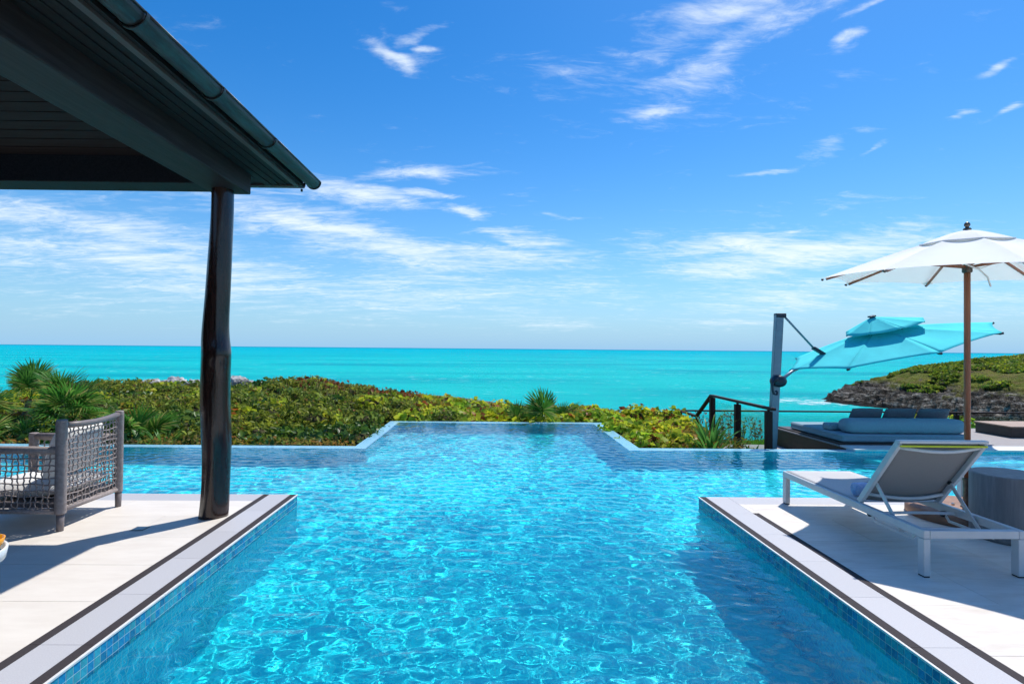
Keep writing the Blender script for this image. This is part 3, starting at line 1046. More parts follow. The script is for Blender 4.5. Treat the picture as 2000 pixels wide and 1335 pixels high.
    for k in range(nb):
        y1 = 5.22 - .098 * k
        y0 = y1 - .090
        z1, z0 = 3.335 + .40 * (5.22 - y1), 3.335 + .40 * (5.22 - y0)
        xr = -2.722 - (5.22 - y1)
        xr = -2.722
        vs = [(-8.5, y0, z0), (xr, y0, z0), (xr, y1, z1), (-8.5, y1, z1)]
        vs += [(p[0], p[1], p[2] + .018) for p in vs]
        MB().add(vs, [(3, 2, 1, 0), (4, 5, 6, 7), (0, 1, 5, 4), (1, 2, 6, 5), (2, 3, 7, 6), (3, 0, 4, 7)]).build('ceiling_board', 'ceiling_wood', **A)


pavilion()

# ------------------------------------------------------------------ woven armchair
def armchair():
    L, Wd = .84, .76          # depth (towards -x), width (y)
    t = thing('woven_armchair', 'grey woven rope armchair with white seat beside the varnished post', 'armchair', (-3.70, 4.95, 0))
    rr = random.Random(3)

    def wrapped(name, x, y, z0, z1, r, foot):
        prof = [(r * .98, z0)]
        z = z0
        while z < z1 - .03:
            prof += [(r + .0035, z + .0045), (r + .0005, z + .009)]
            z += .009
        prof += [(r - .001, z1 - .028), (r + .001, z1 - .026), (r + .001, z1 - .004), (r - .004, z1)]
        p = MB().lathe(prof, 14, (x, y)).build(name, 'rope_grey', t, smooth=True)
        MB().lathe([(.024, 0), (.027, .004), (.031, z0 - .002)], 16, (x, y)).build('foot', 'taupe_metal', p, smooth=True)
    wrapped('post', 0, 0, .15, .955, .042, 0)
    wrapped('post', .0, Wd, .15, .95, .036, 0)
    wrapped('post', -L, 0, .15, .725, .040, 0)
    wrapped('post', -L, Wd, .15, .725, .040, 0)

    def rail(pts, r, name='rail'):
        MB().tube(pts, r, 12).build(name, 'taupe_metal' if name == 'top_rail' else 'rope_grey', t, smooth=True)
    rail([(0, .02, .905), (.018, .2, .895), (.026, .38, .892), (.018, .56, .900), (0, Wd - .02, .915)], .027, 'top_rail')
    for y in (0, Wd):
        rail([(-.02, y, .69), (-L / 2, y, .692), (-L + .02, y, .69)], .034, 'arm_rail')
        rail([(-.02, y, .165), (-L + .02, y, .165)], .022)
    rail([(0, .02, .175), (0, Wd - .02, .175)], .022)
    rail([(-L, .02, .165), (-L, Wd - .02, .165)], .022)

    def lattice(o, du, dv, u0, u1, v0, v1, nrm, name, su=.051):
        m = MB()
        o, du, dv, nrm = Vector(o), Vector(du), Vector(dv), Vector(nrm)
        def cord(fixed, lo, hi, along_v, k):
            pts, ph = [], rr.uniform(0, 6)
            tilt = rr.uniform(-.012, .012)
            N = max(6, int((hi - lo) / .028))
            for q in range(N + 1):
                s = lo + (hi - lo) * q / N
                w = fixed + tilt * (q / N - .5) + .005 * math.sin(s * 26 + ph)
                d = .006 * (1 if (q + k) % 2 else -1)
                pts.append(o + (du * w + dv * s if along_v else du * s + dv * w) + nrm * d)
            m.tube(pts, .0060, 6)
        n = int((u1 - u0) / su)
        for k in range(n):
            cord(u0 + (u1 - u0) * (k + .5) / n + rr.uniform(-.007, .007), v0, v1, True, k)
        n = int((v1 - v0) / su)
        for k in range(n):
            cord(v0 + (v1 - v0) * (k + .5) / n + rr.uniform(-.007, .007), u0, u1, False, k + 1)
        m.build(name, 'rope_grey', t, smooth=True)
    lattice((0, 0, 0), (0, 1, 0), (0, 0, 1), .02, Wd - .02, .17, .905, (1, 0, 0), 'woven_back', .049)
    lattice((0, 0, 0), (-1, 0, 0), (0, 0, 1), .02, L - .02, .165, .69, (0, -1, 0), 'woven_side')
    lattice((0, Wd, 0), (-1, 0, 0), (0, 0, 1), .02, L - .02, .165, .69, (0, -1, 0), 'woven_side')
    # seat base and seat cushion
    MB().box(-L + .02, -.03, .03, Wd - .03, .19, .24).build('seat_base', 'taupe_metal', t)
    c = cushion_mesh(L - .07, Wd - .09, .17)
    c.v = [(p[0] - L / 2 - .01, p[1] + Wd / 2, p[2] + .325) for p in c.v]
    c.build('seat_cushion', 'white_cushion', t, smooth=True)
    # loose back pillow
    pl = thing('back_pillow', 'plump white back pillow standing in the woven armchair', 'pillow', (-3.70 - .16, 4.95 + Wd / 2, .41))
    c = cushion_mesh(.46, .62, .20)
    a = R(-76)
    c.v = [(p[0] * math.cos(a) - p[2] * math.sin(a), p[1], -p[0] * math.sin(a) + p[2] * math.cos(a)) for p in c.v]
    zmin = min(p[2] for p in c.v)
    c.v = [(p[0], p[1], p[2] - zmin) for p in c.v]
    c.build('pillow_cover', 'white_cushion', pl, smooth=True)


def cushion_mesh(lx, ly, h, n=16, puff=.35, seed=1):
    """soft cushion, centred, h thick at the middle"""
    m = MB()
    rr = random.Random(seed)
    ph = [rr.uniform(0, 6) for _ in range(4)]
    def f(u, v, s):
        a, b = 2 * u - 1, 2 * v - 1
        e = (1 - abs(a) ** 5) * (1 - abs(b) ** 5)
        z = h / 2 * (max(e, 0) ** .38) * (1 - puff + puff * (1 - a * a) * (1 - b * b))
        z += .006 * math.sin(5 * a + ph[0]) * math.sin(4 * b + ph[1]) * e
        k = 1 - .05 * (a * a * b * b)
        return (a * lx / 2 * k, b * ly / 2 * k, s * z)
    m.grid(lambda u, v: f(u, v, 1), n, n)
    m.grid(lambda u, v: f(1 - u, v, -1), n, n)
    return m


armchair()

# small tray table at the very edge of the terrace, an orange bowl on it
def tray_table():
    cx, cy, h = -2.885, 3.03, .46
    t = thing('tray_table', 'small round tray table with white rim and blue top', 'table', (cx, cy, 0))
    MB().lathe([(.20, h - .035), (.262, h - .030), (.272, h + .03), (.266, h + .036), (.256, h + .03), (.250, h - .008), (.0, h - .0081)], 40).build('tray_rim', 'white_paint', t, smooth=True)
    MB().lathe([(.247, h - .0075), (.247, h - .004), (.0, h - .0035)], 40).build('tray_top', 'blue_resin', t)
    for k in range(3):
        a = R(-18 + 120 * k)
        MB().tube([(.12 * math.cos(a), .12 * math.sin(a), h - .03), (.335 * math.cos(a), .335 * math.sin(a), .010)], [.015, .011], 10).build('leg', 'taupe_metal', t, smooth=True)
    b = thing('bowl', 'glossy orange bowl standing on the small round tray table', 'bowl', (cx + .13, cy + .10, h - .004))
    MB().lathe([(.035, 0), (.05, .006), (.085, .05), (.095, .085), (.088, .085), (.075, .05), (.03, .012), (0, .012)], 28).build('bowl_body', 'orange_glaze', b, smooth=True)


tray_table()

d = thing('floor_drain', 'small square metal floor drain beside the varnished post', 'drain', (-3.06, 5.02, 0.0015))
MB().box(-.055, .055, -.055, .055, 0, .003).build('plate', 'bronze', d)
for k in range(5):
    MB().box(-.04, .04, -.037 + .017 * k, -.030 + .017 * k, .0032, .0045).build('grate_bar', 'steel', d)

# ------------------------------------------------------------------ sun loungers
def lounger(label, loc):
    """foot end towards +y, local origin at the near left foot corner; 0.73 wide, 1.97 long"""
    W_, L_, H_ = .73, 1.97, .335
    t = thing('sun_lounger', label, 'sun lounger', loc, 0, 'sun loungers on the stone terrace')
    rw = .045
    leg = .065
    for y in (0, L_ - leg):
        for x in (0, W_ - leg * .75):
            w = leg * .75
            lg = MB().box(x, x + w, y, y + leg, .008, H_ - .062).build('leg', 'silver_paint', t, bevel=.006)
            MB().box(x + .004, x + w - .004, y + .004, y + leg - .004, 0, .0078).build('glide', 'rubber', lg)
    for x in (0, W_ - rw):
        MB().box(x, x + rw, .0, L_, H_ - .0615, H_).build('side_rail', 'silver_paint', t, bevel=.008, seg=3)
    for y in (0.0, L_ - .05):
        MB().box(rw + .001, W_ - rw - .001, y, y + .05, H_ - .060, H_ - .002).build('end_rail', 'silver_paint', t, bevel=.006)
    # seat sling between the rails
    hy = .74
    def seat(u, v):
        return (rw * .6 + (W_ - 1.2 * rw) * u, hy + (L_ - .02 - hy) * v, H_ + .004 - .022 * math.sin(math.pi * u) * math.sin(math.pi * min(1, v * 1.02)) ** .4)
    MB().grid(seat, 10, 14).build('seat_sling', 'sling_sunlit', t, smooth=True, solid=.003)
    # backrest
    bl, ang = .72, R(51)
    b0 = Vector((0, hy + .01, H_ + .015))
    ey, ez = -math.cos(ang), math.sin(ang)
    P = lambda x, s, n=0: (x, b0.y + ey * s - ez * n * 0 + n * ez, b0.z + ez * s + n * math.cos(ang))
    bk = None
    for x in (.035, W_ - .035):
        o = MB().bar(P(x, -.02), P(x, bl), .032, .05, (0, 1, 0)).build('backrest_rail', 'silver_paint', t, bevel=.006)
    def curved(s, name, mat, r, sag, nn=0.0):
        pts = []
        for q in range(9):
            u = q / 8
            pts.append(P(.05 + (W_ - .10) * u, s - .0, nn - sag * math.sin(math.pi * u)))
        return MB().tube(pts, r, 10).build(name, mat, t, smooth=True)
    curved(bl - .045, 'backrest_bar', 'silver_paint', .014, .045, -.008)
    curved(.10, 'backrest_bar', 'silver_paint', .014, .045, -.008)
    MB().bar(P(.02, bl + .006, .004), P(W_ - .02, bl + .006, .004), .024, .050, (0, 1, 0)).build('top_bar', 'silver_paint', t, bevel=.006)
    MB().bar(P(.03, bl - .010, -.026), P(W_ - .03, bl - .010, -.028), .014, .024, (0, 1, 0)).build('lime_piping', 'lime', t, bevel=.003)
    def back(u, v):
        return P(.05 + (W_ - .10) * u, .0 + (bl - .01) * v, .012 - .02 * math.sin(math.pi * u))
    MB().grid(back, 10, 12).build('back_sling', 'sling', t, smooth=True, solid=.003)
    # struts, rack and cross bars
    for x in (.060, W_ - .060):
        s = MB().bar(P(x, .24, -.01), (x, .315, H_ - .095), .012, .034, (0, 1, 0)).build('strut', 'silver_paint', t, bevel=.004)
        MB().tube([(x - .012, b0.y + ey * .24, b0.z + ez * .24), (x + .012, b0.y + ey * .24, b0.z + ez * .24)], .014, 10).build('pivot', 'rubber', s, smooth=True)
        MB().bar((x, .20, H_ - .115), (x, .60, H_ - .115), .010, .020).build('rack', 'silver_paint', t)
        for (y0_) in (.20, .60):
            MB().bar((x, y0_, H_ - .12), (x, y0_ + (.06 if y0_ > .4 else -.06), H_ - .055), .010, .018, (0, 1, 0)).build('rack_arm', 'silver_paint', t)
        MB().tube([(x - .018, .66, H_ - .070), (x + .018, .66, H_ - .070)], .024, 10).build('hinge', 'rubber', t, smooth=True)
    for (y, z, sag) in ((.315, H_ - .095, .03), (.56, H_ - .04, .028)):
        MB().tube([(.05 + (W_ - .1) * q / 8, y + sag * math.sin(math.pi * q / 8), z) for q in range(9)], .012, 10).build('cross_bar', 'silver_paint', t, smooth=True)
    return t


l1 = lounger('silver framed sun lounger with raised grey back, rolled blue towel on it', (3.085, 4.03, 0))
l2 = copy_tree(l1)
l2.location = (5.03, 4.14, 0)
l2['label'] = 'silver framed sun lounger mostly hidden behind the stone drum table'

tw = thing('rolled_towel', 'rolled pale blue towel with tan band on the sun lounger', 'towel', (3.36, 4.99, .332))
m = MB()
vs = []
N, K = 16, 40
prof = []
for q in range(N + 1):
    x = -.16 + .32 * q / N
    rr_ = .058 * (1 - .06 * abs(2 * q / N - 1) ** 6) + .0015 * math.sin(q * 2.1)
    prof.append((x, rr_))
m.tube([(x, 0, .062) for x, r in prof], [r for x, r in prof], 24)
m.build('towel_roll', 'towel', tw, smooth=True)
sp = MB().tube([(-.1625, (.046 - .0022 * k / 1.6) * math.cos(k * .5), .062 + (.046 - .0022 * k / 1.6) * math.sin(k * .5)) for k in range(32)], .0035, 6)
sp.build('spiral_edge', 'towel', tw, smooth=True)
bd = MB().lathe([(.0605, -.012), (.062, -.011), (.062, .011), (.0605, .012)], 28).build('band', 'leather', tw, smooth=True)
bd.rotation_euler = (0, R(90), 0)
bd.location = (-.03, 0, .062)

# ------------------------------------------------------------------ stone drum table
dt = thing('drum_table', 'grey cast stone drum table between the two sun loungers', 'table', (4.50, 4.90, 0))
MB().lathe([(.262, 0), (.272, .006), (.276, .03), (.276, .545), (.272, .556), (.262, .560)], 64).build('drum', 'drum_stone', dt, smooth=False, bevel=.0)
dt.children[0].data.polygons.foreach_set('use_smooth', [len(p.vertices) == 4 for p in dt.children[0].data.polygons])

# ------------------------------------------------------------------ white market umbrella
def white_umbrella():
    cx, cy = 4.635, 5.50
    t = thing('market_umbrella', 'white canvas umbrella on a teak pole behind the sun loungers', 'umbrella', (cx, cy, 0))
    base = MB().lathe([(.49, 0), (.50, .01), (.50, .085), (.485, .10), (.0, .101)], 56).build('base', 'rust_base', t, smooth=False)
    base.data.polygons.foreach_set('use_smooth', [True] * len(base.data.polygons))
    sl = MB().lathe([(.055, .1015), (.055, .112), (.036, .118), (.036, .355), (.040, .36), (.040, .385), (.030, .388)], 24).build('sleeve', 'bronze', t, smooth=False, bevel=.0)
    MB().tube([(.034, 0, .24), (.062, 0, .24)], .013, 10).build('clamp_knob', 'bronze', sl, smooth=True)
    for k in range(4):
        a = R(45 + 90 * k)
        MB().lathe([(.014, .1015), (.014, .115), (.008, .122)], 10, (.11 * math.cos(a), .11 * math.sin(a))).build('bolt', 'steel', base)
    MB().lathe([(.027, .30), (.027, 2.70)], 20).build('pole', 'teak', t, smooth=True)
    Rr, zr, za = 1.23, 2.355, 2.765
    v0 = .10
    def rib(k, v):
        a = R(22.5 + 45 * k)
        r = Rr * v
        z = za - (za - zr) * (v ** 1.22) + .040 * r * math.sin(a)
        return Vector((r * math.cos(a), r * math.sin(a), z))
    for k in range(8):
        def pan(u, v, k=k):
            vv = v0 + (1 - v0) * v
            vv = vv * (1 - .035 * 4 * u * (1 - u) * v)
            p = rib(k, vv) * (1 - u) + rib(k + 1, vv) * u
            sag = .028 * 4 * u * (1 - u) * math.sin(math.pi * min(1, vv))
            return (p.x, p.y, p.z - sag)
        MB().grid(pan, 10, 14).build('canopy_panel', 'canvas', t, smooth=True)
        MB().bar(rib(k, .03) + Vector((0, 0, -.035)), rib(k, .98) + Vector((0, 0, -.022)), .016, .022).build('rib', 'teak', t)
        a = R(22.5 + 45 * k)
        q = rib(k, .52) + Vector((0, 0, -.035))
        MB().bar((.035 * math.cos(a), .035 * math.sin(a), 2.435), q, .012, .018).build('strut', 'teak', t)
        tip = rib(k, 1.0)
        MB().tube([tip * 1.0 + Vector((0, 0, -.02)), tip + Vector((.02 * math.cos(a), .02 * math.sin(a), -.012))], .012, 8).build('rib_tip', 'bronze', t, smooth=True)
        # pocket at the corner
        MB().add([rib(k, .90) + Vector((0, 0, -.012)), rib(k, .995) * .93 + rib(k + 1, .995) * .07 + Vector((0, 0, -.006)), rib(k, .998) + Vector((0, 0, -.012)), rib(k, .995) * .93 + rib(k - 1, .995) * .07 + Vector((0, 0, -.006))],
                 [(0, 1, 2), (0, 2, 3)]).build('corner_pocket', 'canvas', t)
    # wind vent cap
    for k in range(8):
        def cap(u, v, k=k):
            def rb(kk):
                a = R(22.5 + 45 * kk)
                r = .03 + .36 * v
                return Vector((r * math.cos(a), r * math.sin(a), 2.795 - .128 * v ** 1.3 + .040 * r * math.sin(a)))
            p = rb(k) * (1 - u) + rb(k + 1) * u
            return (p.x, p.y, p.z - .004 * v * 4 * u * (1 - u))
        c = MB().grid(cap, 8, 6).build('vent_panel', 'canvas', t, smooth=True)
    MB().tube([(.385 * math.cos(R(22.5 + 45 * k)), .385 * math.sin(R(22.5 + 45 * k)), 2.668 + .0154 * math.sin(R(22.5 + 45 * k))) for k in range(9)], .007, 6).build('vent_piping', 'canvas', t, smooth=True)
    MB().lathe([(.035, 2.38), (.042, 2.39), (.042, 2.45), (.035, 2.46)], 20).build('runner', 'bronze', t, smooth=True)
    MB().lathe([(.036, 2.80), (.030, 2.815), (.016, 2.82), (.016, 2.832), (.024, 2.840), (.026, 2.852), (.020, 2.868), (.008, 2.876)], 18).build('finial', 'bronze', t, smooth=True)
    pts = [(.03, -.02, 2.44), (-.12, .15, 2.52), (-.30, .30, 2.46)]
    MB().tube([(-.38, -.05, 2.55), (-.18, -.12, 2.47), (.03, -.10, 2.40), (.13, -.08, 2.33), (.17, -.07, 2.24)], .008, 6).build('tie_cord', 'canvas', t, smooth=True)
    MB().tube([(.03, 0, 2.43), (.10, -.05, 2.42), (.20, -.06, 2.46), (.28, -.04, 2.53)], .005, 6).build('pull_cord', 'canvas', t, smooth=True)


white_umbrella()

# ------------------------------------------------------------------ turquoise cantilever umbrella, leaning half furled
def aqua_umbrella():
    bx, by = 5.36, 10.85
    t = thing('cantilever_umbrella', 'turquoise side-post umbrella tilted half open beside the glass railing', 'umbrella', (bx, by, -.50))
    A = dict(parent=t, absolute=True)
    top = Vector((5.50, by, 2.30))
    bot = Vector((5.36, by, -.50))
    MB().bar(bot, top, .15, .11, (0, 1, 0)).build('mast', 'mast_alu', bevel=.012, **A)
    MB().bar(top + Vector((-.075, 0, -.02)), top + Vector((.115, 0, -.02)), .13, .085).build('mast_cap', 'navy_plastic', bevel=.012, **A)
    MB().lathe([(.30, -.50), (.30, -.47), (.10, -.45), (.10, -.30)], 28, (bx, by)).build('mast_foot', 'mast_alu', **A)
    C = Vector((8.0, 11.3, 1.72))
    u = Vector((.97, 0, .235)).normalized()
    v = Vector((-.02, .99, .10)).normalized()
    n = u.cross(v).normalized()
    RU, RV = 2.10, 1.22
    def rib(k, s, ru=RU, rv=RV, h=.40, up=0.0, p=1.3, du=0.0):
        a = R(180 + 45 * k)
        return C + u * (ru * s * math.cos(a) - .22 * (1 - s) + du) + v * (rv * s * math.sin(a)) + n * (up + h * (1 - s ** p))
    for k in range(8):
        def pan(a, b, k=k):
            s = .16 + .84 * b
            s *= 1 - .03 * 4 * a * (1 - a) * b
            p = rib(k, s) * (1 - a) + rib(k + 1, s) * a
            p = p - n * (.035 * 4 * a * (1 - a) * math.sin(math.pi * s))
            return tuple(p)
        MB().grid(pan, 12, 14).build('canopy_panel', 'aqua_cloth', smooth=True, solid=.004, **A)
        MB().bar(rib(k, .04) - n * .05, rib(k, .985) - n * .03, .022, .03, n).build('rib', 'navy_plastic', **A)
        e = rib(k, 1.0)
        MB().tube([e - (e - C).normalized() * .05 - n * .02, e + (e - C).normalized() * .015 - n * .015], .022, 8).build('rib_tip', 'navy_plastic', smooth=True, **A)
    VC = dict(ru=.80, rv=.50, h=.25, up=.42, p=1.0, du=-.08)
    for k in range(8):
        def cap(a, b, k=k):
            s = .02 + .98 * b
            p = rib(k, s, **VC) * (1 - a) + rib(k + 1, s, **VC) * a
            return tuple(p - n * (.02 * 4 * a * (1 - a) * b))
        MB().grid(cap, 8, 6).build('vent_panel', 'aqua_cloth', smooth=True, solid=.004, **A)
        MB().bar(rib(k, .0, **VC) - n * .02, rib(k, .98, **VC) - n * .02, .014, .016, n).build('vent_rib', 'navy_plastic', **A)
    tp = rib(0, 0, **VC)
    MB().tube([rib(0, 0) - n * .10, tp], .03, 10).build('hub', 'mast_alu', smooth=True, **A)
    MB().bar(tp - u * .06 + n * .01, tp + u * .06 + n * .01, .09, .03, n).build('hub_cap', 'navy_plastic', bevel=.006, **A)
    kk = rib(5, .55)
    MB().lathe([(.10, 0), (.14, .02), (.10, .09), (.03, .11)], 14).build('roof_button', 'navy_plastic', t, smooth=True).location = (kk.x - bx, kk.y - by, kk.z + .50 + .02)
    # upper stay, bracket and lower arm with the crank
    br = rib(0, .68) + n * .07
    MB().tube([top + Vector((.10, 0, -.03)), br + Vector((-.05, 0, .05))], .020, 10).build('stay', 'mast_alu', smooth=True, **A)
    MB().bar(br + Vector((-.10, -.02, .085)), br + Vector((.14, 0, -.05)), .10, .06).build('stay_bracket', 'navy_plastic', bevel=.012, **A)
    e = rib(0, 1.0)
    crank = Vector((5.44, by - .10, 1.03))
    MB().tube([crank + Vector((.05, 0, .02)), e + Vector((.04, 0, -.02)), rib(0, .55) - n * .10], [.035, .028, .022], 10).build('arm', 'mast_alu', smooth=True, **A)
    h = MB()
    h.lathe([(.06, -.09), (.11, -.06), (.115, .05), (.07, .09)], 18)
    h.v = [(crank.x + p[0] * 1.25, crank.y + p[2], crank.z + p[1]) for p in h.v]
    hb = h.build('crank_housing', 'navy_plastic', smooth=True, **A)
    MB().tube([crank + Vector(q) for q in ((-.06, -.11, .05), (-.14, -.12, .03), (-.175, -.12, -.06), (-.165, -.12, -.17), (-.14, -.12, -.235), (-.09, -.12, -.245), (-.075, -.12, -.20), (-.11, -.12, -.175))], .022, 10).build('crank_handle', 'navy_plastic', hb, smooth=True, absolute=True)


aqua_umbrella()

# ------------------------------------------------------------------ timber terrace, daybed, railing
terrace = tag(MB().box(6.25, 13.5, OY - .02, 12.55, -.62, -.105).build('timber_terrace', 'espresso_wood'), kind='structure')
k = 0
y = OY + .16
while y < 12.5:
    MB().box(6.24, 13.5, y, min(y + .134, 12.55), -.104, -.075).build('deck_board', 'deck_board', terrace, bevel=.003, seg=1)
    y += .14
for q in range(6):
    MB().box(6.252 + 1.2 * q, 6.249 + 1.2 * (q + 1), IY - .005, OY + .155, -.104, -.072).build('coping_slab', 'white_nosing', terrace, bevel=.003, seg=1)
receiver(tag(MB().box(6.252, 12.2, IY + .002, OY - .022, -2.2, -.105).build('pool_wall_terrace', 'pool_wall_y'), kind='structure'))
# low boardwalk on the ground beside the terrace
bw = tag(MB().box(4.2, 6.23, 11.55, 12.45, -.54, -.475).build('boardwalk', 'espresso_wood'), kind='structure')
for q in range(6):
    MB().box(4.2, 6.23, 11.555 + .15 * q, 11.555 + .15 * q + .142, -.474, -.452).build('deck_board', 'deck_board', bw, bevel=.003, seg=1)


def daybed():
    t = thing('daybed', 'low outdoor daybed with teal blue mattress and round bolster on the timber terrace', 'daybed', (7.43, 11.2, -.075))
    A = dict(parent=t, absolute=True)
    def soft(x0, x1, y0, y1, z0, z1, name, mat, bev=.045):
        return MB().box(x0, x1, y0, y1, z0, z1).build(name, mat, bevel=bev, seg=4, **A)
    MB().box(6.27, 8.76, 10.19, 12.42, -.0745, -.045).build('platform', 'espresso_wood', bevel=.004, **A)
    soft(6.36, 8.70, 10.26, 12.06, -.044, .105, 'mattress', 'blue_fabric', .04)
    for zz_ in (-.012, .072):
        MB().tube([(6.362, 10.262, zz_), (8.698, 10.262, zz_), (8.698, 12.058, zz_), (6.362, 12.058, zz_), (6.362, 10.262, zz_)], .009, 6).build('piping', 'blue_fabric', smooth=True, **A)
    # round bolster with puckered seams along the near side
    m = MB()
    N, n = 40, 20
    pts, vs, fs = [], [], []
    for q in range(N + 1):
        x = 6.52 + 2.17 * q / N
        e = abs(2 * q / N - 1)
        for k in range(n):
            a = 2 * math.pi * k / n
            cy, cz = math.cos(a), math.sin(a)
            sup = (abs(cy) ** 3.2 + abs(cz) ** 3.2) ** (-1 / 3.2)
            wr = 1 - .03 * math.exp(-((q - 17) / .8) ** 2) - .02 * math.exp(-((q - 23) / .7) ** 2) + .008 * math.sin(q * 1.7 + 2 * a)
            wr *= 1 - .28 * e ** 22
            vs.append((x, 10.49 + .205 * sup * cy * wr, .235 + .138 * sup * cz * wr))
    for q in range(N):
        for k in range(n):
            k2 = (k + 1) % n
            fs.append((q * n + k, (q + 1) * n + k, (q + 1) * n + k2, q * n + k2))
    fs.append(tuple(range(n))); fs.append(tuple(reversed([N * n + k for k in range(n)])))
    m.add(vs, fs).build('bolster', 'blue_fabric', smooth=True, **A)
    soft(6.40, 6.72, 10.72, 10.98, .107, .24, 'side_cushion', 'blue_fabric', .05)


daybed()
for (x, lab) in ((7.12, 'slate blue throw pillow leaning at the mattress end of the daybed'), (7.76, 'slate blue throw pillow in the middle of three on the daybed'), (8.40, 'slate blue patterned throw pillow nearest the teak umbrella pole on the daybed')):
    p = thing('throw_pillow', lab, 'pillow', (x, 10.82, .108), 0, 'throw pillows on the daybed')
    c = cushion_mesh(.62, .46, .17, seed=int(x * 10))
    a = R(68)
    c.v = [(q[0], -q[1] * math.cos(a) - q[2] * math.sin(a), -q[1] * math.sin(a) * -1 + q[2] * math.cos(a)) for q in c.v]
    zm = min(q[2] for q in c.v)
    c.v = [(q[0] + .06 * (q[2] - zm), q[1], q[2] - zm) for q in c.v]
    c.build('pillow_cover', 'slate_fabric', p, smooth=True)

lb = thing('low_bench', 'low dark box bench with tan wooden top on the terrace', 'bench', (11.15, 11.6, -.075))
MB().box(-.85, .85, -.42, .42, 0, .20).build('bench_body', 'espresso_wood', lb, bevel=.005)
for q in range(5):
    MB().box(-.87, .87, -.44 + .177 * q, -.44 + .177 * q + .170, .201, .226).build('bench_slat', 'tan_wood', lb, bevel=.003, seg=1)


def railing():
    t = thing('stair_railing', 'brown timber stair railing with glass panes leading down to the shore', 'railing', (5.06, 10.35, -.55))
    A = dict(parent=t, absolute=True)
    x = 5.06
    for (y, z0, z1) in ((10.35, -.55, .50), (11.66, -.55, .50), (13.0, -.62, .52), (14.0, -1.1, -.09), (15.25, -1.1, -.06)):
        p = MB().box(x - .055, x + .055, y - .055, y + .055, z0, z1).build('post', 'rail_wood', bevel=.008, **A)
        MB().box(x - .018, x + .018, y - .018, y + .018, z1, z1 + .045).build('rail_bracket', 'rail_wood', p, absolute=True)
    pts = [(x, 10.15, .555), (x, 13.06, .565), (x, 14.0, -.02), (x, 15.28, -.02)]
    for a, b in zip(pts[:-1], pts[1:]):
        MB().bar(a, b, .085, .05).build('handrail', 'rail_wood', bevel=.008, **A)
    for (y0, y1) in ((10.45, 11.56), (11.76, 12.90), (14.1, 15.15)):
        z = .46 if y0 < 13 else -.14
        MB().box(x - .006, x + .006, y0, y1, -.45 if y0 < 13 else -1.0, z).build('glass_pane', 'glass', **A)
    # stair treads going down beside the railing
    for q in range(4):
        MB().box(x + .07, x + 1.1, 13.0 + .25 * q, 13.30 + .25 * q, -.66 - .12 * q, -.60 - .12 * q).build('stair_tread', 'deck_board', **A)


railing()


def cliff_rail():
    t = thing('cliff_railing', 'long thin brown guard rail with glass panes along the edge of the lawn', 'railing', (5.14, 15.33, -1.0))
    A = dict(parent=t, absolute=True)
    MB().box(5.13, 17.0, 15.295, 15.365, -.045, -.005).build('handrail', 'rail_wood', bevel=.006, **A)
    xs = [10.0, 12.62, 15.3]
    for x in xs:
        MB().box(x - .05, x + .05, 15.28, 15.38, -1.15, -.09).build('post', 'rail_wood', bevel=.006, **A)
        MB().box(x - .015, x + .015, 15.315, 15.345, -.09, -.046).build('rail_bracket', 'rail_wood', **A)
    for a, b in zip([5.2] + xs[:-1], xs):
        MB().box(a + .06, b - .06, 15.324, 15.336, -1.0, -.13).build('glass_pane', 'glass', **A)


cliff_rail()

# ------------------------------------------------------------------ plants
def leaf_cloud(name, P, N, size, mat, aspect=.55, core=None, kind='stuff', fold=.18, label=None, cat=None, parent=None, seed=0):
    """one folded four-corner leaf at every point P, facing roughly N"""
    r = np.random.default_rng(seed)
    n = len(P)
    N = N / (np.linalg.norm(N, axis=1, keepdims=True) + 1e-9)
    ref = r.normal(size=(n, 3))
    A = np.cross(N, ref); A /= np.linalg.norm(A, axis=1, keepdims=True) + 1e-9
    B = np.cross(N, A)
    s = (size * r.uniform(.5, 1.55, n))[:, None]
    a = A * s * .5
    b = B * s * .5 * aspect
    up = N * s * fold
    V = np.stack([P - a, P + b + up, P + a, P - b + up], 1).reshape(-1, 3)
    base = np.arange(n) * 4
    F = np.concatenate([np.stack([base, base + 1, base + 2], 1), np.stack([base, base + 2, base + 3], 1)])
    mats, idx = [mat], np.zeros(len(F), int)
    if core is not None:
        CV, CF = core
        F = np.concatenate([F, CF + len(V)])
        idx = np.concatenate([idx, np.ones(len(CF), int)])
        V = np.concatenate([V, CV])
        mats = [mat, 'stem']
    o = fast_mesh(name, V, F, mats, idx, kind=kind, parent=parent)
    if label: tag(o, label, cat)
    return o


def ico():
    import bmesh
    bm = bmesh.new()
    bmesh.ops.create_icosphere(bm, subdivisions=2, radius=1)
    V = np.array([v.co[:] for v in bm.verts]); F = np.array([[v.index for v in f.verts] for f in bm.faces])
    bm.free()
    return V, F


ICO = ico()


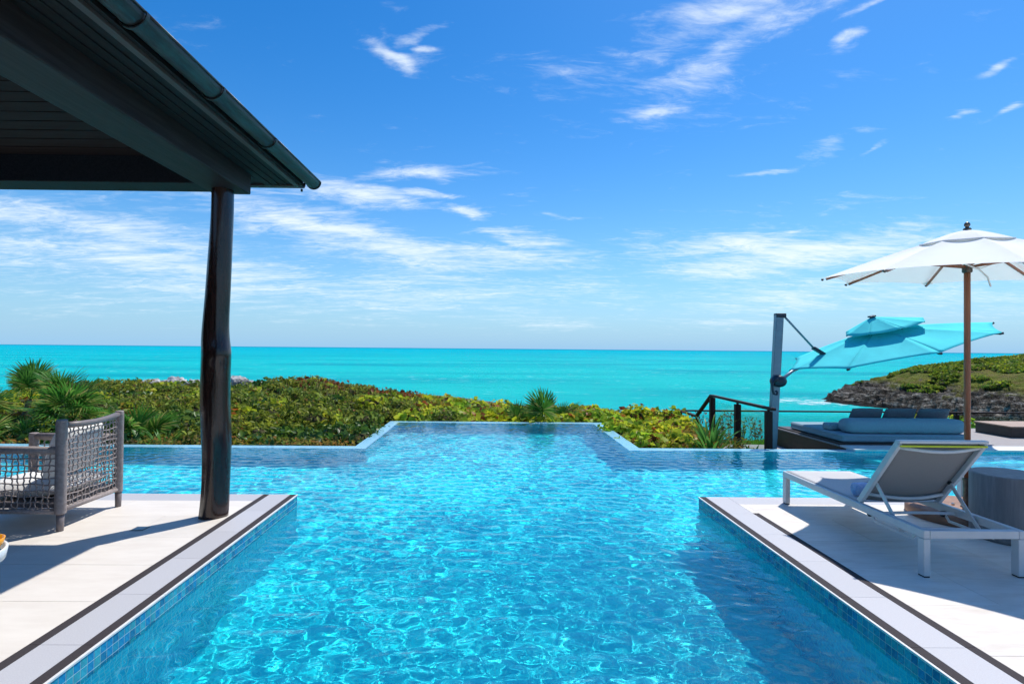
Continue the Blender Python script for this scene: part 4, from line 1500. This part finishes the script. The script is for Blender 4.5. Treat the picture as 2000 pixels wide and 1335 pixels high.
def bushes(cent, rad, nper, r, shell=(.78, 1.06), jit=.9):
    """leaf points and normals over many ellipsoid bushes, plus solid dark cores against see-through"""
    Ps, Ns, CV, CF, off = [], [], [], [], 0
    for (c, q, k) in zip(cent, rad, nper):
        d = r.normal(size=(k, 3)); d[:, 2] = np.abs(d[:, 2]) * 1.0 - .12
        d /= np.linalg.norm(d, axis=1, keepdims=True)
        lump = 1 + .16 * np.sin(d[:, 0] * 5 + c[0] * 3) * np.sin(d[:, 1] * 5 + c[1]) + .10 * np.sin(d[:, 2] * 9 + c[0])
        Ps.append(np.array(c) + d * np.array(q) * (r.uniform(shell[0], shell[1], k) * lump)[:, None])
        nn = d + r.normal(size=(k, 3)) * jit
        nn[:, 2] = np.abs(nn[:, 2]) * .8 + .25
        Ns.append(nn)
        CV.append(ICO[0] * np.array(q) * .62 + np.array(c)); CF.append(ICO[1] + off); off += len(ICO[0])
    return np.concatenate(Ps), np.concatenate(Ns), (np.concatenate(CV), np.concatenate(CF))


# outline of the shrubbery against the sea: bearing (x / y) and slope below eye level
_px = np.array([-400, 0, 60, 150, 250, 330, 420, 480, 560, 620, 680, 740, 800, 860, 920, 1000, 1080, 1160, 1240, 1330, 1420, 1520, 1700, 2000])
_py = np.array([775, 768, 756, 748, 744, 746, 748, 746, 741, 742, 750, 760, 769, 776, 786, 796, 800, 803, 803, 806, 815, 830, 832, 838])
_br = (_px - 961) / 1111.0
_sl = (_py - (672 + .0088 * _px)) / 1111.0


def top_at(x, y):
    b = x / y
    s = np.interp(b, _br, _sl)
    yr = np.interp(b, [-.6, -.25, .0, .15, .35], [21, 20.5, 17, 16.2, 16])
    zr = 1.6 - s * yr
    t = np.clip((y - 10.4) / (yr - 10.4), 0, 1)
    return np.where(y < yr, -.06 + (zr + .06) * t ** .85, 1.6 - s * y - .05)


r_ = np.random.default_rng(77)
olive, grape, redt, cover = [], [], [], []
for _ in range(5200):
    x = r_.uniform(-17, 5.0); y = r_.uniform(10.45, 23.5)
    b = x / y
    if b < -.98 or b > .42: continue
    if PL - .25 < x < PR + .2 and y < PO + .25: continue
    if x > 3.6 and y > 16.5: continue
    if x > PR and y < 10.7: continue
    if x > 4.0 and y < 13.2: continue
    if y > np.interp(b, [-.6, -.2, .0, .2], [23.5, 22.5, 19, 18]): continue
    gz = float(ground(x, y)); tz = float(top_at(np.array(x), np.array(y))) + r_.normal() * .085
    h = tz - gz
    if h < .10: continue
    isg = r_.random() < np.interp(b, [-.17, -.06, .03], [.03, .45, .97])
    rx = r_.uniform(.28, .52)
    item = ((x, y, gz + h * .45), (rx, rx * r_.uniform(.8, 1.2), h * .56))
    (grape if isg else olive).append((y, item))
r_.shuffle(olive); r_.shuffle(grape)
olive = [i for _, i in olive[:620]]; grape = [i for _, i in grape[:330]]


def near_front(it, n0):
    y = it[0][1]
    return int(n0 * (11.5 / y) ** .5 * (it[1][0] / .4) ** 1.2 * max(.6, it[1][2] / .35))


dark = [i for i in olive if (i[0][1] < 12.4 and r_.random() < .42) or r_.random() < .07]
olive = [i for i in olive if i not in dark]
P, N, core = bushes([i[0] for i in dark], [(i[1][0] * 1.05, i[1][1] * 1.05, i[1][2] * 1.08) for i in dark], [near_front(i, 170) for i in dark], r_)
leaf_cloud('dark_shrub_thicket', P, N, .135, 'dark_leaf', .62, core, label='darker green larger-leaved shrubs mixed into the olive thicket', cat='shrubs', seed=21)
P, N, core = bushes([i[0] for i in olive], [i[1] for i in olive], [near_front(i, 260) for i in olive], r_)
leaf_cloud('shrub_thicket', P, N, .115, 'shrub_leaf', .5, core, label='dense olive green coastal shrubs behind the left infinity edge', cat='shrubs', seed=1)
P, N, core = bushes([i[0] for i in grape], [i[1] for i in grape], [near_front(i, 165) for i in grape], r_, jit=.7)
leaf_cloud('sea_grape_thicket', P, N, .135, 'grape_leaf', .88, core, label='yellow green broad-leaved thicket behind the projecting pool basin', cat='shrubs', fold=.10, seed=2)
# reddish leaf tips and seed stalks along the skyline
Ps = []
for _ in range(2600):
    b = r_.uniform(-.34, .36); y = r_.uniform(15, 19) if b > -.1 else r_.uniform(18, 21.5)
    x = b * y
    z = float(top_at(np.array(x), np.array(y)))
    if x > 4.6: continue
    if r_.random() < .4 + .5 * math.sin(b * 60) * math.sin(b * 23 + 1): Ps.append((x + r_.normal() * .08, y, z + abs(r_.normal()) * .07 - .02))
Ps = np.array(Ps)
leaf_cloud('red_leaf_tips', Ps, r_.normal(size=Ps.shape) + (0, 0, .3), .11, 'grape_red', .75, label='dark red leaf tips along the top of the shrubbery', cat='shrubs', seed=3)


def blades(name, roots, h, w, mat, lean=.35, label=None, cat=None, seed=0, kind='stuff', parent=None):
    """three-vertex curved blades of grass"""
    r = np.random.default_rng(seed)
    n = len(roots)
    a = r.uniform(0, 6.283, n)
    d = np.stack([np.cos(a), np.sin(a), np.zeros(n)], 1)
    s = np.stack([-np.sin(a), np.cos(a), np.zeros(n)], 1)
    hh = (h * r.uniform(.5, 1.3, n))[:, None]
    ww = (w * r.uniform(.7, 1.3, n))[:, None]
    ln = (lean * r.uniform(.1, 1.3, n))[:, None] * hh
    mid = roots + d * ln * .35 + np.array([0, 0, 1]) * hh * .6
    tip = roots + d * ln + np.array([0, 0, 1]) * hh
    V = np.stack([roots - s * ww, roots + s * ww, mid + s * ww * .7, mid - s * ww * .7, tip], 1).reshape(-1, 3)
    b = np.arange(n) * 5
    F = np.concatenate([np.stack([b, b + 1, b + 2], 1), np.stack([b, b + 2, b + 3], 1), np.stack([b + 3, b + 2, b + 4], 1)])
    o = fast_mesh(name, V, F, [mat], kind=kind, parent=parent)
    if label: tag(o, label, cat)
    return o


def on_ground(n, x0, x1, y0, y1, r):
    x = r.uniform(x0, x1, n); y = r.uniform(y0, y1, n)
    return np.stack([x, y, ground(x, y)], 1)


# lawn on the lower terrace and to the right of it
lawn = np.concatenate([on_ground(26000, 3.6, 6.2, 12.5, 17.2, r_), on_ground(38000, 6.2, 16.0, 12.6, 17.0, r_)])
blades('lawn_grass', lawn, .07, .006, 'grass_blade', .6, 'bright green lawn below the timber terrace', 'grass', 4)
# dry grass tufts on the skyline
tuft = []
for _ in range(90):
    b = r_.choice([r_.normal(-.12, .05), r_.normal(.08, .15), r_.normal(-.3, .05)]); y = r_.uniform(16, 20)
    if b * y > 4.5: continue
    z = float(top_at(np.array(b * y), np.array(y))) - .12
    k = r_.integers(5, 14)
    tuft.append(np.stack([b * y + r_.normal(0, .09, k), y + r_.normal(0, .09, k), np.full(k, z)], 1))
blades('dry_grass', np.concatenate(tuft), .30, .006, 'dry_grass', .35, 'thin dry grass stalks standing above the shrubs', 'grass', 5)
# bare twigs poking out of the thicket
tw_ = []
for (c, q) in olive[:260]:
    k = r_.integers(3, 9)
    tw_.append(np.stack([c[0] + r_.normal(0, .16, k), c[1] + r_.normal(0, .16, k), np.full(k, c[2] + q[2] * .55)], 1))
blades('bare_twigs', np.concatenate(tw_), .26, .004, 'stem', .8, 'thin bare brown twigs sticking out of the olive shrubs', 'twigs', 22)
# russet ground cover at the foot of the infinity edge
cv = np.concatenate([on_ground(2600, -9, PL - .1, 10.15, 10.75, r_), on_ground(2600, PR + .1, 5.0, 10.6, 13.0, r_)])
cv[:, 2] += r_.uniform(.10, .40, len(cv)) ** 1.0
leaf_cloud('ground_cover', cv, r_.normal(size=cv.shape) + (0, 0, 1.0), .075, 'cover_leaf', .5, label='low russet and olive ground cover at the foot of the pool wall', cat='ground cover', seed=6)


# small leafy stalks by the lower railing
def stalk_plant(x, y, h, n, label):
    t = thing('stalk_plant', label, 'plant', (x, y, float(ground(x, y)) - .02), 0, 'leafy stalks near the stair railing')
    r = np.random.default_rng(int(x * 1000) % 997)
    P, N, m = [], [], MB()
    for k in range(n):
        bx, by = r.normal(0, .09, 2)
        hh = h * r.uniform(.6, 1.0)
        lx, ly = r.normal(0, .07, 2)
        pts = [(bx + lx * s * s, by + ly * s * s, hh * s) for s in (0, .33, .66, 1)]
        m.tube(pts, [.006, .005, .004, .002], 5)
        for q in range(int(22 * hh / .7)):
            s = r.uniform(.25, 1.02)
            P.append((bx + lx * s * s + r.normal() * .035, by + ly * s * s + r.normal() * .035, hh * s)); N.append(r.normal(size=3) + (0, 0, .5))
    m.build('stems', 'stem', t)
    leaf_cloud('foliage', np.array(P), np.array(N), .07, 'shrub_leaf' if r.random() < .6 else 'grape_red', .5, kind=None, parent=t, seed=int(x * 31))


for (x, y, h) in ((4.45, 14.6, 1.05), (4.75, 15.6, .95), (3.9, 15.2, 1.0), (5.75, 15.9, .95), (6.15, 15.7, .80), (6.6, 15.95, .95), (7.0, 15.8, .85), (7.5, 16.0, .82)):
    stalk_plant(x, y, h, 7, 'clump of thin leafy stalks among the shrubs before the stair railing' if x < 5 else 'clump of thin leafy stalks at the cliff edge behind the long guard rail')


# fan palms
def frond_mesh(name, mat, seed, droop=.25, span=230, L=.52, pet=.45):
    r = random.Random(seed)
    V, F = [], []
    nb = 26
    pb = MB().tube([(0, 0, 0), (0, pet * .5, .02), (0, pet, .0)], [.010, .008, .007], 5)
    for k in range(nb):
        a = R(-span / 2 + span * k / (nb - 1) + r.uniform(-2, 2))
        l = L * (.80 + .25 * math.cos(a * .6)) * r.uniform(.9, 1.08)
        w = .020
        d = Vector((math.sin(a), math.cos(a), 0)); s = Vector((math.cos(a), -math.sin(a), 0))
        o = Vector((0, pet, 0))
        dr = droop * r.uniform(.4, 1.5)
        z1, z2, z3 = .02 + (.012 if k % 2 else -.012), .0 - dr * .12 * l, -dr * .75 * l
        rows = [(.02, .004, 0), (.45, w * .95, z1), (.75, w * .7, z2), (1.0, .0015, z3)]
        b = len(V)
        for (f, ww, z) in rows:
            for sg in (-1, 1):
                p = o + d * (l * f) + s * (ww * sg); V.append((p.x, p.y, z + (.006 if sg > 0 else 0)))
        for q in range(3):
            F.append((b + 2 * q, b + 2 * q + 1, b + 2 * q + 3, b + 2 * q + 2))
    b = len(V)
    V += pb.v; F += [tuple(i + b for i in f) for f in pb.f]
    me = bpy.data.meshes.new(name)
    me.from_pydata(V, [], F)
    me.materials.append(M[mat])
    return me


FR = [frond_mesh('frond', 'palm', 1, .20), frond_mesh('frond', 'palm', 2, .45, 200), frond_mesh('frond', 'palm', 3, .10, 170, .56), frond_mesh('frond', 'palm', 4, .30, 250, .46)]
FD = [frond_mesh('dry_frond', 'palm_dry', 5, 1.1, 160, .48, .35), frond_mesh('dry_frond', 'palm_dry', 6, .8, 120, .42, .3)]


def palm(x, y, z0, h, n, scale, label, seed, dry=3, up=.45, trunk_r=.05):
    r = random.Random(seed)
    t = thing('fan_palm', label, 'palm', (x, y, z0))
    lx, ly = r.uniform(-.12, .12), r.uniform(-.12, .12)
    if h > .05:
        pts = [(lx * s * s, ly * s * s, h * s) for s in np.linspace(0, 1, 7)]
        MB().tube(pts, [trunk_r * (1.15 - .25 * s + .12 * (i % 2)) for i, s in enumerate(np.linspace(0, 1, 7))], 9).build('trunk', 'bark', t, smooth=True)
    for k in range(n + dry):
        d = k >= n
        o = bpy.data.objects.new('dry_frond' if d else 'frond', r.choice(FD if d else FR))
        col.objects.link(o); o.parent = t
        o.location = (lx, ly, h - (.08 if d else .02))
        az = r.uniform(0, 6.28) + k * 2.4
        tilt = R(-40 - r.uniform(0, 35)) if d else R(r.uniform(-5, 40) + 50 * up * r.uniform(.6, 1.3))
        s = scale * r.uniform(.82, 1.12)
        o.scale = (s, s, s)
        o.rotation_euler = (Matrix.Rotation(az, 3, 'Z') @ Matrix.Rotation(tilt, 3, 'X') @ Matrix.Rotation(R(r.uniform(-40, 40)), 3, 'Y')).to_euler()


palm(-9.25, 12.4, -.45, .78, 10, .90, 'tall fan palm with red-brown tipped fronds behind the armchair', 1, 4, .75)
palm(-10.55, 12.9, -.45, .80, 10, .90, 'tall fan palm rising against the sea on the far left', 2, 3, .8)
palm(-10.3, 11.5, -.45, .62, 12, .85, 'mid height fan palm among the shrubs at the left end of the pool', 3, 5, .35)
palm(-8.3, 11.6, -.45, .55, 13, .95, 'spreading fan palm with yellowish fronds in front of the olive shrubs', 4, 3, .55)
palm(-6.85, 11.0, -.45, .16, 12, .90, 'low bright green fan palm just behind the armchair back', 5, 1, .7)
palm(-9.3, 10.9, -.45, .25, 9, .75, 'small fan palm with drooping pale fronds behind the pool edge', 6, 2, .2)
palm(1.30, 13.95, -.45, .14, 5, 1.12, 'grey green fan palm standing behind the projecting basin', 7, 2, 1.45)
palm(1.90, 14.1, -.45, .12, 4, .85, 'small dry fan palm beside the grey green one behind the basin', 8, 5, .9)
palm(.62, 14.0, -.45, .10, 4, .80, 'narrow upright fan palm at the left of the basin palms', 9, 2, 1.3)


# strap-leaved plant by the stairs
def strap_plant(x, y, z0, n, L, label, seed):
    r = random.Random(seed)
    t = thing('strap_leaf_plant', label, 'plant', (x, y, z0))
    for k in range(n):
        a = r.uniform(0, 6.28); l = L * r.uniform(.6, 1.1); el = R(r.uniform(42, 86)); w = r.uniform(.018, .030)
        V, F = [], []
        p = Vector((.05 * math.cos(a), .05 * math.sin(a), 0)); e = el
        S = 8
        side = Vector((-math.sin(a), math.cos(a), 0))
        for q in range(S + 1):
            f = q / S
            ww = w * (.55 + 1.1 * f * (1 - f) * 2) * (1 - f ** 4) + .001
            V += [tuple(p - side * ww), tuple(p + Vector((0, 0, -.25 * ww))), tuple(p + side * ww)]
            p = p + Vector((math.cos(a) * math.cos(e), math.sin(a) * math.cos(e), math.sin(e))) * (l / S)
            e -= R(r.uniform(6, 17)) * f * 1.3
        for q in range(S):
            b = 3 * q
            F += [(b, b + 1, b + 4, b + 3), (b + 1, b + 2, b + 5, b + 4)]
        me = bpy.data.meshes.new('leaf'); me.from_pydata(V, [], F)
        me.materials.append(M['strap_leaf'])
        me.polygons.foreach_set('use_smooth', [True] * len(F))
        o = bpy.data.objects.new('leaf', me); col.objects.link(o); o.parent = t


strap_plant(4.22, 10.95, -.50, 60, .95, 'lush green strap-leaved plant with yellow leaves in front of the stair railing', 3)
strap_plant(3.75, 10.75, -.52, 22, .50, 'small strap-leaved plant at the foot of the lush one by the railing', 4)
strap_plant(4.9, 10.6, -.52, 16, .42, 'little strap-leaved plant between railing post and pool edge', 5)
strap_plant(-6.1, 10.7, -.52, 26, .75, 'thin grassy strap-leaved plant beside the low bright fan palm', 6)

# yellow sea grape on the lawn to the right, with a rock
cents = [(x, y, float(ground(x, y)) + .16) for x, y in ((13.6, 16.4), (14.4, 16.9), (15.3, 16.4), (16.0, 17.0), (13.0, 16.9), (12.2, 16.6))]
P, N, core = bushes(cents, [(.42, .40, .26)] * len(cents), [190] * len(cents), r_)
leaf_cloud('low_grape_bush', P, N, .13, 'grape_leaf', .85, core, label='low yellow green bushes along the far edge of the lawn', cat='shrubs', seed=9)


# rocks
def rock(x, y, z, s, label, seed, flat=.6):
    V, F = ICO
    import bmesh
    bm = bmesh.new(); bmesh.ops.create_icosphere(bm, subdivisions=4, radius=1)
    co = np.array([v.co[:] for v in bm.verts])
    F = np.array([[v.index for v in f.verts] for f in bm.faces]); bm.free()
    d = 1 + .30 * vnoise(co[:, 0] * 1.5 + seed, co[:, 1] * 1.5 + co[:, 2], seed, 3, 1.2) + .55 * np.abs(vnoise(co[:, 0] * 4 + co[:, 2] * 3, co[:, 1] * 4 - co[:, 2] * 2 + seed, seed + 1, 4, 1.3))
    co = co * d[:, None] * np.array([s, s * .8, s * flat])
    o = fast_mesh('rock', co, F, ['limestone_rock'])
    o.location = (x, y, z)
    tag(o, label, 'rock', 'pale limestone rocks on the shrub-covered ridge')


ROCKS = ((300, 21.5, .42, .0, 'pale limestone rock on the ridge, the one closest to the palms'), (345, 22, .50, .02, 'largest pale limestone rock on the ridge between palms and varnished post'),
         (385, 21.5, .38, .03, 'pale limestone rock on the ridge just before the varnished post hides it'), (468, 20.5, .42, .06, 'white jagged limestone rock on the ridge touching the varnished post outline'),
         (490, 20.8, .30, .02, 'medium pale rock on the ridge beside the white jagged one'), (518, 21.2, .22, .0, 'smallest pale rock on the ridge, half sunk in the shrubs'))
for i, (px, y, s, dz_, lab) in enumerate(ROCKS):
    x = (px - 961) / 1111 * y
    rock(x, y, float(top_at(np.array(x), np.array(y))) - .12 + dz_, s, lab, 40 + i)

# vegetation and loose rock on the headland
hx = r_.uniform(62, 140, 60000); hy = r_.uniform(52, 138, 60000)
hh = head_h(hx, hy)
veg = vnoise(hx, hy, 51, 4, .14)
keep = (hh > -3.1 + 2.6 * veg) & (vnoise(hx, hy, 52, 3, .22) > -.18) & (hx / hy > .52) & (hx / hy < 1.05)
hx, hy, hh = hx[keep][:9000], hy[keep][:9000], hh[keep][:9000]
cents = list(zip(hx, hy, hh + .05))
rads = [(q, q, q * .55) for q in r_.uniform(.25, .75, len(hx)) ** 1.3 * 1.1]
P, N, core = bushes(cents, rads, [16] * len(hx), r_)
leaf_cloud('headland_scrub', P, N, .34, 'head_leaf', .7, core, label='low green scrub covering the headland across the cove', cat='scrub', seed=12)
